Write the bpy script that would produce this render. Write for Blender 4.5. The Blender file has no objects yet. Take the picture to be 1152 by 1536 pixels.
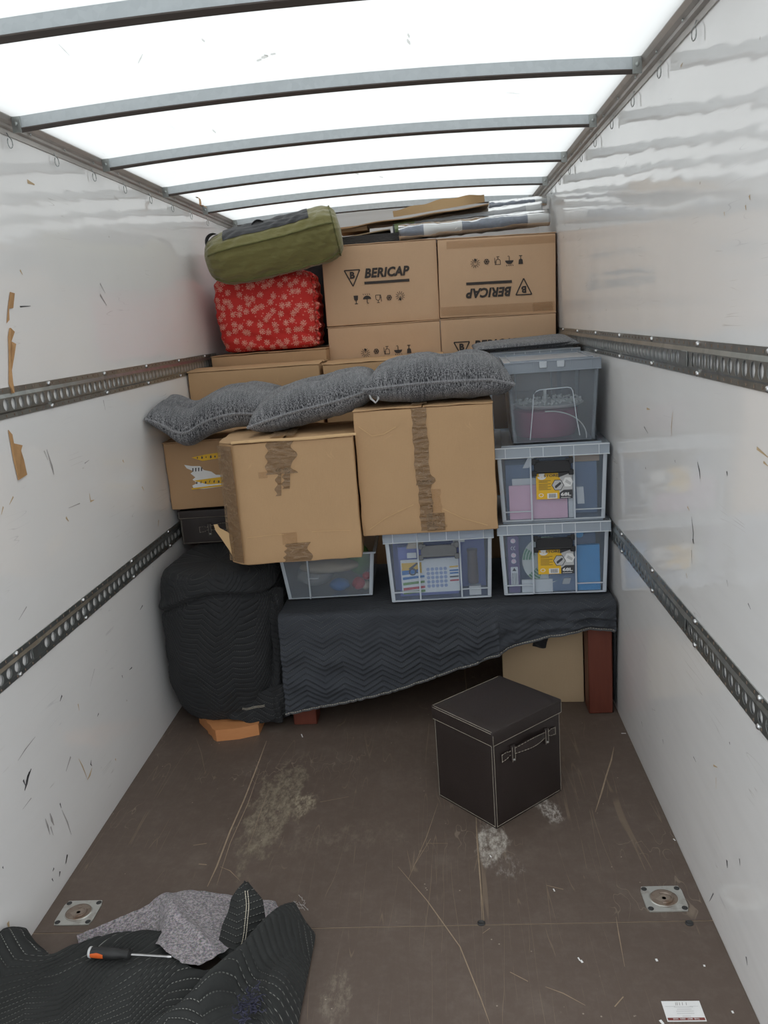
import bpy, bmesh, math, random
import numpy as np
from mathutils import Vector, Matrix

random.seed(7)
SC = bpy.context.scene
COL = SC.collection

# ------------------------------------------------------------------ camera
CAM = np.array([0.322, -3.0, 1.72])
YAW, PITCH, ROLL, FPX = 0.0789, 0.2232, -0.0748, 1265.0
_cy, _sy, _cp, _sp = math.cos(YAW), math.sin(YAW), math.cos(PITCH), math.sin(PITCH)
_f = np.array([-_sy * _cp, _cy * _cp, -_sp])
_r = np.array([_cy, _sy, 0.0])
_u = np.cross(_r, _f)
_c, _s = math.cos(ROLL), math.sin(ROLL)
RIGHT, UP, FWD = _c * _r + _s * _u, -_s * _r + _c * _u, _f
cd = bpy.data.cameras.new('camera')
cam = bpy.data.objects.new('camera', cd)
COL.objects.link(cam)
cam.matrix_world = Matrix(((RIGHT[0], UP[0], -FWD[0], CAM[0]), (RIGHT[1], UP[1], -FWD[1], CAM[1]),
                           (RIGHT[2], UP[2], -FWD[2], CAM[2]), (0, 0, 0, 1)))
cd.sensor_fit = 'VERTICAL'
cd.sensor_height = 36.0
cd.lens = 36.0 * FPX / 1536.0
cd.clip_start = 0.05
SC.camera = cam


def at(px, py, axis, val):
    """where the sight line of a point in the 1152x1536 photograph meets a plane of the van (survey helper)"""
    d = RIGHT * (px - 576) / FPX - UP * (py - 768) / FPX + FWD
    t = (val - CAM[axis]) / d[axis]
    return CAM + t * d


# ------------------------------------------------------------------ world, exposure
W = bpy.data.worlds.new('overcast_sky')
SC.world = W
W.use_nodes = True
bg = W.node_tree.nodes['Background']
bg.inputs['Color'].default_value = (0.93, 0.97, 1.0, 1)
bg.inputs['Strength'].default_value = 1.50
SC.view_settings.view_transform = 'Standard'
SC.view_settings.look = 'None'
SC.view_settings.gamma = 1.0
SC.view_settings.exposure = 0.33
SC.view_settings.use_curve_mapping = False
SC.cycles.max_bounces = 14
SC.cycles.diffuse_bounces = 7
SC.cycles.glossy_bounces = 4
SC.cycles.transmission_bounces = 8
SC.cycles.transparent_max_bounces = 40
SC.cycles.caustics_reflective = False
SC.cycles.caustics_refractive = False


# ------------------------------------------------------------------ node helper
class Mat:
    def __init__(self, name):
        self.m = bpy.data.materials.new(name)
        self.m.use_nodes = True
        self.t = self.m.node_tree
        self.t.nodes.clear()
        self.out = self.t.nodes.new('ShaderNodeOutputMaterial')
        self._co = None

    def n(self, typ, ins=None, **props):
        nd = self.t.nodes.new('ShaderNode' + typ)
        for k, v in props.items():
            setattr(nd, k, v)
        for k, v in (ins or {}).items():
            self.set(nd.inputs[k], v)
        return nd

    def set(self, sock, v):
        if hasattr(v, 'is_linked') or isinstance(v, bpy.types.NodeSocket):
            self.t.links.new(v, sock)
        elif isinstance(v, (tuple, list)) and len(v) == 3 and sock.type == 'RGBA':
            sock.default_value = (*v, 1)
        else:
            sock.default_value = v

    def co(self, kind='Object'):
        if self._co is None:
            self._co = self.n('TexCoord')
        return self._co.outputs[kind]

    def ma(self, op, a, b=0.0, c=0.0, clamp=False):
        nd = self.n('Math', operation=op, use_clamp=clamp)
        for i, v in enumerate((a, b, c)):
            if i < len(nd.inputs):
                self.set(nd.inputs[i], v)
        return nd.outputs[0]

    def mapping(self, vec, scale=(1, 1, 1), rot=(0, 0, 0), loc=(0, 0, 0)):
        return self.n('Mapping', {'Vector': vec, 'Scale': scale, 'Rotation': rot, 'Location': loc}).outputs[0]

    def noise(self, vec, scale, detail=3.0, rough=0.5, out='Fac'):
        return self.n('TexNoise', {'Vector': vec, 'Scale': scale, 'Detail': detail, 'Roughness': rough}).outputs[out]

    def voro(self, vec, scale, feature='F1', out='Distance', rnd=1.0):
        nd = self.n('TexVoronoi', feature=feature)
        self.set(nd.inputs['Vector'], vec)
        self.set(nd.inputs['Scale'], scale)
        self.set(nd.inputs['Randomness'], rnd)
        return nd.outputs[out]

    def step(self, v, lo, hi):
        nd = self.n('MapRange', interpolation_type='SMOOTHSTEP')
        for i, x in enumerate((v, lo, hi, 0.0, 1.0)):
            self.set(nd.inputs[i], x)
        return nd.outputs[0]

    def mix(self, fac, a, b):
        nd = self.n('Mix', data_type='RGBA')
        self.set(nd.inputs[0], fac)
        self.set(nd.inputs[6], a)
        self.set(nd.inputs[7], b)
        return nd.outputs[2]

    def bump(self, h, strength=0.3, dist=0.01, normal=None):
        nd = self.n('Bump', {'Height': h, 'Strength': strength, 'Distance': dist})
        if normal is not None:
            self.set(nd.inputs['Normal'], normal)
        return nd.outputs[0]

    def xyz(self, vec):
        nd = self.n('SeparateXYZ', {'Vector': vec})
        return nd.outputs

    def bsdf(self, color, rough=0.6, metal=0.0, spec=0.5, normal=None, sheen=0.0, coat=0.0, ior=1.5):
        nd = self.n('BsdfPrincipled', {'Base Color': color, 'Roughness': rough, 'Metallic': metal,
                                       'Specular IOR Level': spec, 'Sheen Weight': sheen, 'Coat Weight': coat, 'IOR': ior})
        if normal is not None:
            self.set(nd.inputs['Normal'], normal)
        return nd.outputs[0]

    def done(self, shader):
        self.t.links.new(shader, self.out.inputs['Surface'])
        return self.m

    def scratches(self, vec, rot, sx, sy, width=0.006, cut=0.56, seed=0.0):
        v = self.mapping(vec, (sx, sy, sx), rot, (seed, seed * 1.7, 0))
        a = self.ma('ABSOLUTE', self.ma('SUBTRACT', self.noise(v, 1.0, 1.0), 0.5))
        line = self.ma('SUBTRACT', 1.0, self.step(a, 0.0, width))
        m = self.step(self.noise(self.mapping(vec, (1, 1, 1), (0, 0, 0), (seed + 3, seed, seed)), 3.3, 2.0), cut, cut + 0.06)
        return self.ma('MULTIPLY', line, m)


def flat(name, c, rough=0.6, metal=0.0, spec=0.5, nscale=40.0, nvar=0.12, coat=0.0):
    m = Mat(name)
    n = m.noise(m.co(), nscale, 3.0)
    col = m.mix(n, tuple(x * (1 - nvar) for x in c), tuple(min(1, x * (1 + nvar)) for x in c))
    return m.done(m.bsdf(col, rough, metal, spec, coat=coat))


def mk_wall():
    m = Mat('white_wall_paint')
    p = m.co()
    base = m.mix(m.noise(p, 1.3, 4), (0.77, 0.755, 0.74), (0.83, 0.82, 0.81))
    s1 = m.scratches(p, (0.5, 0, 0), 26, 1.6, 0.008, 0.63, 1.0)
    s2 = m.scratches(p, (-0.35, 0, 0), 30, 2.0, 0.008, 0.645, 5.0)
    col = m.mix(m.ma('MULTIPLY', s1, 0.35), base, (0.25, 0.2, 0.16))
    col = m.mix(m.ma('MULTIPLY', s2, 0.3), col, (0.42, 0.40, 0.42))
    v = m.voro(p, 9.0)
    sp = m.ma('MULTIPLY', m.ma('SUBTRACT', 1.0, m.step(v, 0.02, 0.045)), m.step(m.noise(p, 5.0, 2), 0.56, 0.6))
    col = m.mix(m.ma('MULTIPLY', sp, 0.55), col, (0.30, 0.22, 0.15))
    h = m.noise(p, 2.6, 1.0)
    h2 = m.noise(m.mapping(p, (1, 1.2, 6)), 3.0, 1.0)
    nrm = m.bump(m.ma('ADD', h, m.ma('MULTIPLY', h2, 0.35)), 0.10, 0.03)
    rough = m.ma('ADD', 0.035, m.ma('MULTIPLY', m.noise(p, 7.0, 4), 0.08))
    return m.done(m.bsdf(col, rough, 0, 0.5, nrm))


def mk_roof():
    m = Mat('translucent_roof_sheet')
    p = m.co()
    s = m.scratches(p, (0, 0, 0.6), 14, 5, 0.006, 0.62, 2.0)
    g = m.step(m.noise(p, 2.0, 5), 0.35, 0.8)
    col = m.mix(m.ma('MULTIPLY', g, 0.25), (0.66, 0.665, 0.65), (0.59, 0.595, 0.585))
    col = m.mix(m.ma('MULTIPLY', s, 0.25), col, (0.45, 0.43, 0.41))
    tr = m.n('BsdfTranslucent', {'Color': col}).outputs[0]
    df = m.bsdf((0.85, 0.85, 0.84), 0.35)
    mx = m.n('MixShader', {0: 0.14, 1: tr, 2: df}).outputs[0]
    return m.done(mx)


def mk_floor():
    m = Mat('brown_phenolic_plywood')
    p = m.co()
    x, y, z = m.xyz(p)
    base = m.mix(m.noise(p, 2.2, 6, 0.6), (0.080, 0.057, 0.045), (0.122, 0.090, 0.072))
    grain = m.noise(m.mapping(p, (60, 6, 1)), 2.0, 4)
    base = m.mix(m.ma('MULTIPLY', grain, 0.35), base, (0.135, 0.104, 0.086))
    dust = m.step(m.noise(p, 4.5, 8, 0.68), 0.52, 0.72)
    base = m.mix(m.ma('MULTIPLY', dust, 0.30), base, (0.20, 0.165, 0.14))
    col = base

    def blob(cx, cy, rx, ry, rot, amt, colr, ns, lo, hi):
        nonlocal col
        c, s = math.cos(rot), math.sin(rot)
        dx, dy = m.ma('SUBTRACT', x, cx), m.ma('SUBTRACT', y, cy)
        a = m.ma('DIVIDE', m.ma('ADD', m.ma('MULTIPLY', dx, c), m.ma('MULTIPLY', dy, s)), rx)
        b = m.ma('DIVIDE', m.ma('SUBTRACT', m.ma('MULTIPLY', dy, c), m.ma('MULTIPLY', dx, s)), ry)
        d = m.ma('SQRT', m.ma('ADD', m.ma('MULTIPLY', a, a), m.ma('MULTIPLY', b, b)))
        d = m.ma('ADD', d, m.ma('MULTIPLY', m.ma('SUBTRACT', m.noise(m.mapping(p, (1, 0.5, 1)), 17, 7, 0.65), 0.5), 2.6))
        k = m.ma('SUBTRACT', 1.0, m.step(d, 0.55, 1.05))
        k = m.ma('MULTIPLY', k, m.step(m.noise(m.mapping(p, (1, 0.45, 1)), ns * 0.8, 10, 0.8), lo, hi))
        col = m.mix(m.ma('MULTIPLY', k, amt), col, colr)
    blob(-0.385, -0.26, 0.10, 0.36, -0.10, 0.75, (0.31, 0.27, 0.19), 55, 0.36, 0.68)
    blob(-0.27, -0.22, 0.05, 0.09, 0.2, 0.85, (0.36, 0.31, 0.22), 70, 0.42, 0.62)
    blob(-0.15, -0.45, 0.30, 0.10, 0.1, 0.35, (0.26, 0.22, 0.17), 40, 0.45, 0.7)
    blob(0.40, -0.49, 0.060, 0.11, 0.0, 0.9, (0.56, 0.52, 0.46), 60, 0.38, 0.62)
    blob(0.43, -0.60, 0.06, 0.09, 0.5, 0.55, (0.42, 0.39, 0.36), 70, 0.48, 0.66)
    blob(0.615, -0.30, 0.05, 0.085, 0.3, 0.9, (0.56, 0.52, 0.47), 75, 0.40, 0.62)
    blob(-0.05, -1.15, 0.05, 0.12, 0.0, 0.5, (0.3, 0.26, 0.2), 60, 0.42, 0.66)
    blob(0.14, 0.2, 0.5, 0.25, 0.0, 0.25, (0.2, 0.17, 0.14), 30, 0.45, 0.7)
    s1 = m.scratches(p, (0, 0, 0.45), 13, 0.7, 0.005, 0.50, 2.0)
    s2 = m.scratches(p, (0, 0, -0.15), 17, 0.8, 0.004, 0.53, 7.0)
    s3 = m.scratches(p, (0, 0, 1.2), 12, 0.9, 0.005, 0.56, 4.0)
    s = m.ma('MAXIMUM', m.ma('MAXIMUM', s1, s2), s3)
    col = m.mix(m.ma('MULTIPLY', s, 0.28), col, (0.33, 0.25, 0.17))
    mot = m.step(m.noise(p, 24.0, 8, 0.75), 0.42, 0.70)
    col = m.mix(m.ma('MULTIPLY', mot, 0.13), col, (0.24, 0.20, 0.17))
    sh = m.scratches(p, (0, 0, 0.9), 22, 9, 0.010, 0.60, 8.0)
    col = m.mix(m.ma('MULTIPLY', sh, 0.35), col, (0.36, 0.29, 0.22))
    v = m.voro(p, 28.0)
    sp = m.ma('MULTIPLY', m.ma('SUBTRACT', 1.0, m.step(v, 0.03, 0.09)), m.step(m.noise(p, 7.0, 2), 0.55, 0.6))
    col = m.mix(m.ma('MULTIPLY', sp, 0.7), col, (0.42, 0.36, 0.29))
    hx = m.voro(m.mapping(p, (1, 1, 0)), 260.0)
    nrm = m.bump(m.ma('ADD', m.ma('MULTIPLY', hx, 0.3), m.noise(p, 60, 3)), 0.15, 0.003)
    rough = m.ma('ADD', 0.42, m.ma('MULTIPLY', m.noise(p, 6, 5), 0.22))
    return m.done(m.bsdf(col, rough, 0, 0.35, nrm))


def mk_metal(name, c1, c2, rough, metal=0.85, scale=18, rust=0.0):
    m = Mat(name)
    p = m.co()
    v = m.voro(p, scale, out='Color')
    fac = m.xyz(v)[0]
    col = m.mix(m.ma('ADD', m.ma('MULTIPLY', fac, 0.5), m.ma('MULTIPLY', m.noise(p, scale * 0.4, 4), 0.5)), c1, c2)
    if rust:
        col = m.mix(m.ma('MULTIPLY', m.step(m.noise(p, 14, 6, 0.7), 0.50, 0.66), rust), col, (0.16, 0.085, 0.045))
    return m.done(m.bsdf(col, rough, metal, 0.5))


def mk_card(name, c, var=0.10):
    m = Mat(name)
    p = m.co()
    n = m.ma('ADD', m.ma('MULTIPLY', m.noise(p, 3.0, 4), 0.6), m.ma('MULTIPLY', m.noise(m.mapping(p, (30, 30, 200)), 2.0, 3), 0.4))
    col = m.mix(n, tuple(x * (1 - var) for x in c), tuple(x * (1 + var) for x in c))
    sc = m.ma('MAXIMUM', m.scratches(p, (0, 0.3, 0), 14, 14, 0.004, 0.56, 3.0), m.scratches(p, (0, -1.1, 0), 9, 9, 0.003, 0.58, 9.0))
    col = m.mix(m.ma('MULTIPLY', sc, 0.25), col, tuple(min(1, x * 1.45) for x in c))
    x = m.xyz(p)[0]
    cor = m.ma('SINE', m.ma('MULTIPLY', x, 900.0))
    nrm = m.bump(m.ma('ADD', m.ma('MULTIPLY', cor, 0.06), m.noise(p, 5, 3)), 0.12, 0.01)
    return m.done(m.bsdf(col, 0.75, 0, 0.25, nrm))


def mk_tape(name, c, alpha, tc=(0.85, 0.78, 0.68)):
    m = Mat(name)
    p = m.co()
    wr = m.noise(m.mapping(p, (14, 14, 40)), 1.6, 4)
    nrm = m.bump(wr, 1.0, 0.016)
    cr = m.scratches(p, (0, 0.7, 0), 45, 9, 0.02, 0.40, 2.0)
    col = m.mix(m.step(wr, 0.35, 0.7), c, tuple(x * 1.35 for x in c))
    col = m.mix(m.ma('MULTIPLY', cr, 0.5), col, (0.6, 0.48, 0.36))
    b = m.bsdf(col, 0.22, 0, 0.5, nrm)
    t = m.n('BsdfTransparent', {'Color': (*tc, 1)}).outputs[0]
    return m.done(m.n('MixShader', {0: alpha, 1: t, 2: b}).outputs[0])


def mk_clear(name, tint, milk, milkcol, rough=0.22):
    m = Mat(name)
    t = m.n('BsdfTransparent', {'Color': (*tint, 1)}).outputs[0]
    d = m.n('BsdfDiffuse', {'Color': (*milkcol, 1)}).outputs[0]
    tl = m.n('BsdfTranslucent', {'Color': (*milkcol, 1)}).outputs[0]
    dd = m.n('MixShader', {0: 0.2, 1: d, 2: tl}).outputs[0]
    g = m.n('BsdfGlossy', {'Color': (1, 1, 1, 1), 'Roughness': rough}).outputs[0]
    a = m.n('MixShader', {0: milk, 1: t, 2: dd}).outputs[0]
    fr = m.n('Fresnel', {'IOR': 1.35}).outputs[0]
    fr = m.ma('MULTIPLY', fr, 0.8)
    return m.done(m.n('MixShader', {0: fr, 1: a, 2: g}).outputs[0])


QP, QA, QS = 0.165, 0.085, 0.0245          # zigzag quilting: wave length, rise, row spacing (m)


def mk_quilt(name, c, bump=0.8, stitch=0.5):
    m = Mat(name)
    uv = m.co('UV')
    u, v, _ = m.xyz(uv)
    tri = m.ma('PINGPONG', u, QP / 2)
    k = m.ma('DIVIDE', m.ma('SUBTRACT', v, m.ma('MULTIPLY', tri, QA * 2 / QP * 0.55)), QS)
    fr = m.ma('FRACT', m.ma('ADD', k, 100.0))
    dist = m.ma('ABSOLUTE', m.ma('SUBTRACT', fr, 0.5))          # 0 in the middle of a row, 0.5 on the seam
    puff = m.ma('SUBTRACT', 1.0, m.ma('POWER', m.ma('MULTIPLY', dist, 2.0), 4.0))
    seam = m.step(dist, 0.452, 0.47)
    dash = m.step(m.ma('FRACT', m.ma('MULTIPLY', u, 130.0)), 0.42, 0.5)
    some = m.step(m.noise(uv, 4.0, 2), 0.36, 0.55)
    st = m.ma('MULTIPLY', m.ma('MULTIPLY', m.ma('MULTIPLY', seam, dash), some), stitch)
    wv = m.noise(m.mapping(uv, (1, 1, 1)), 700.0, 2)
    col = m.mix(m.noise(uv, 7.0, 4), tuple(x * 0.8 for x in c), tuple(x * 1.25 for x in c))
    col = m.mix(m.ma('MULTIPLY', m.step(m.noise(uv, 240.0, 2), 0.66, 0.74), 0.15), col, (0.16, 0.16, 0.16))
    col = m.mix(st, col, (0.34, 0.34, 0.31))
    h = m.ma('ADD', puff, m.ma('MULTIPLY', wv, 0.12))
    nrm = m.bump(m.ma('ADD', h, m.ma('MULTIPLY', m.noise(uv, 35.0, 3), 0.8)), bump, 0.006)
    return m.done(m.bsdf(col, 0.85, 0, 0.2, nrm, sheen=0.04))


def mk_tweed(name, dark, light, scale=420.0):
    m = Mat(name)
    uv = m.co('UV')
    a = m.noise(m.mapping(uv, (1, 0.25, 1)), scale, 2)
    b = m.noise(m.mapping(uv, (0.25, 1, 1)), scale, 2)
    g = m.noise(uv, 6.0, 3)
    k = m.step(m.ma('ADD', m.ma('MULTIPLY', m.ma('ADD', a, b), 0.5), m.ma('ADD', m.ma('MULTIPLY', m.ma('SUBTRACT', g, 0.5), 0.10), m.ma('MULTIPLY', m.ma('SUBTRACT', m.noise(m.mapping(uv, (1, 0.12, 1)), 130.0, 2), 0.5), 0.16))), 0.40, 0.62)
    col = m.mix(k, dark, light)
    nrm = m.bump(m.ma('ADD', a, b), 0.5, 0.002)
    return m.done(m.bsdf(col, 0.9, 0, 0.15, nrm, sheen=0.15))


def mk_felt():
    m = Mat('grey_recycled_felt')
    p = m.co()
    k = m.step(m.noise(p, 130.0, 4, 0.75), 0.36, 0.68)
    col = m.mix(k, (0.085, 0.070, 0.078), (0.44, 0.39, 0.41))
    hue = m.n('TexNoise', {'Vector': p, 'Scale': 260.0, 'Detail': 1.0}).outputs['Color']
    col = m.mix(0.14, col, hue)
    nrm = m.bump(m.noise(p, 160, 4, 0.8), 0.9, 0.004)
    return m.done(m.bsdf(col, 0.95, 0, 0.1, nrm, sheen=0.2))


def mk_floral():
    m = Mat('red_floral_cotton')
    uv = m.co('UV')
    nd = m.n('TexVoronoi', {'Vector': uv, 'Scale': 21.0, 'Randomness': 0.85}, voronoi_dimensions='2D')
    d, pos = nd.outputs['Distance'], nd.outputs['Position']
    dv = m.n('VectorMath', {0: uv, 1: pos}, operation='SUBTRACT').outputs[0]
    dx, dy, _ = m.xyz(m.mapping(dv, (1, 1, 1)))
    ang = m.ma('ARCTAN2', dy, dx)
    pet = m.ma('ABSOLUTE', m.ma('COSINE', m.ma('MULTIPLY', ang, 4.0)))
    rad = m.ma('ADD', 0.20, m.ma('MULTIPLY', pet, 0.20))
    fl = m.ma('SUBTRACT', 1.0, m.step(m.ma('SUBTRACT', d, rad), -0.03, 0.02))
    inner = m.ma('SUBTRACT', 1.0, m.step(d, 0.06, 0.09))
    vein = m.step(m.noise(uv, 210.0, 2), 0.46, 0.56)
    fl = m.ma('MULTIPLY', fl, m.ma('ADD', 0.12, m.ma('MULTIPLY', vein, 0.88)))
    d2 = m.voro(m.mapping(uv, (1, 1, 1), (0, 0, 0.4), (0.37, 0.21, 0)), 46.0)
    dots = m.ma('SUBTRACT', 1.0, m.step(d2, 0.16, 0.26))
    red = m.mix(m.noise(uv, 8, 3), (0.50, 0.026, 0.024), (0.64, 0.050, 0.042))
    col = m.mix(m.ma('MULTIPLY', dots, 0.5), red, (0.80, 0.36, 0.30))
    col = m.mix(m.ma('MULTIPLY', fl, 0.72), col, (0.80, 0.52, 0.42))
    col = m.mix(m.ma('MULTIPLY', inner, 0.7), col, (0.7, 0.35, 0.25))
    nrm = m.bump(m.noise(uv, 30, 3), 0.25, 0.006)
    return m.done(m.bsdf(col, 0.8, 0, 0.2, nrm))


def mk_fabric(name, c, rough=0.75, scale=300, sheen=0.2, wr=0.4):
    m = Mat(name)
    p = m.co()
    col = m.mix(m.noise(p, 9, 4), tuple(x * 0.85 for x in c), tuple(x * 1.18 for x in c))
    h = m.ma('ADD', m.ma('MULTIPLY', m.noise(p, scale, 2), 0.3), m.noise(m.mapping(p, (1, 1, 2.2)), 22, 3))
    return m.done(m.bsdf(col, rough, 0, 0.25, m.bump(h, wr, 0.01), sheen=sheen))


def mk_leather():
    m = Mat('dark_brown_leatherette')
    p = m.co()
    v = m.voro(p, 260.0, 'DISTANCE_TO_EDGE')
    col = m.mix(m.noise(p, 5, 4), (0.020, 0.014, 0.0125), (0.031, 0.022, 0.020))
    nrm = m.bump(m.ma('ADD', m.step(v, 0.0, 0.2), m.noise(p, 4, 2)), 0.25, 0.003)
    return m.done(m.bsdf(col, 0.42, 0, 0.45, nrm))


def mk_wood(name, c1, c2, axis=2, rough=0.45):
    m = Mat(name)
    p = m.co()
    sc = [9, 9, 9]
    sc[axis] = 0.9
    n = m.noise(m.mapping(p, tuple(sc)), 4.0, 6, 0.6)
    fine = m.noise(m.mapping(p, tuple(s * 5 for s in sc)), 5.0, 3)
    col = m.mix(m.ma('ADD', m.ma('MULTIPLY', n, 0.8), m.ma('MULTIPLY', fine, 0.2)), c1, c2)
    return m.done(m.bsdf(col, rough, 0, 0.4, m.bump(fine, 0.1, 0.003)))


def mk_plate():
    m = Mat('plate_with_green_leaves')
    p = m.co()
    x, y, z = m.xyz(p)
    ang = m.ma('ARCTAN2', z, x)
    r = m.ma('SQRT', m.ma('ADD', m.ma('MULTIPLY', x, x), m.ma('MULTIPLY', z, z)))
    leaf = m.ma('MULTIPLY', m.step(m.ma('SINE', m.ma('MULTIPLY', ang, 5.0)), 0.1, 0.35), m.step(r, 0.045, 0.055))
    vein = m.step(m.ma('SINE', m.ma('MULTIPLY', r, 520.0)), -0.2, 0.2)
    col = m.mix(leaf, (0.72, 0.74, 0.68), m.mix(vein, (0.06, 0.22, 0.10), (0.42, 0.55, 0.40)))
    return m.done(m.bsdf(col, 0.35))


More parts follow.
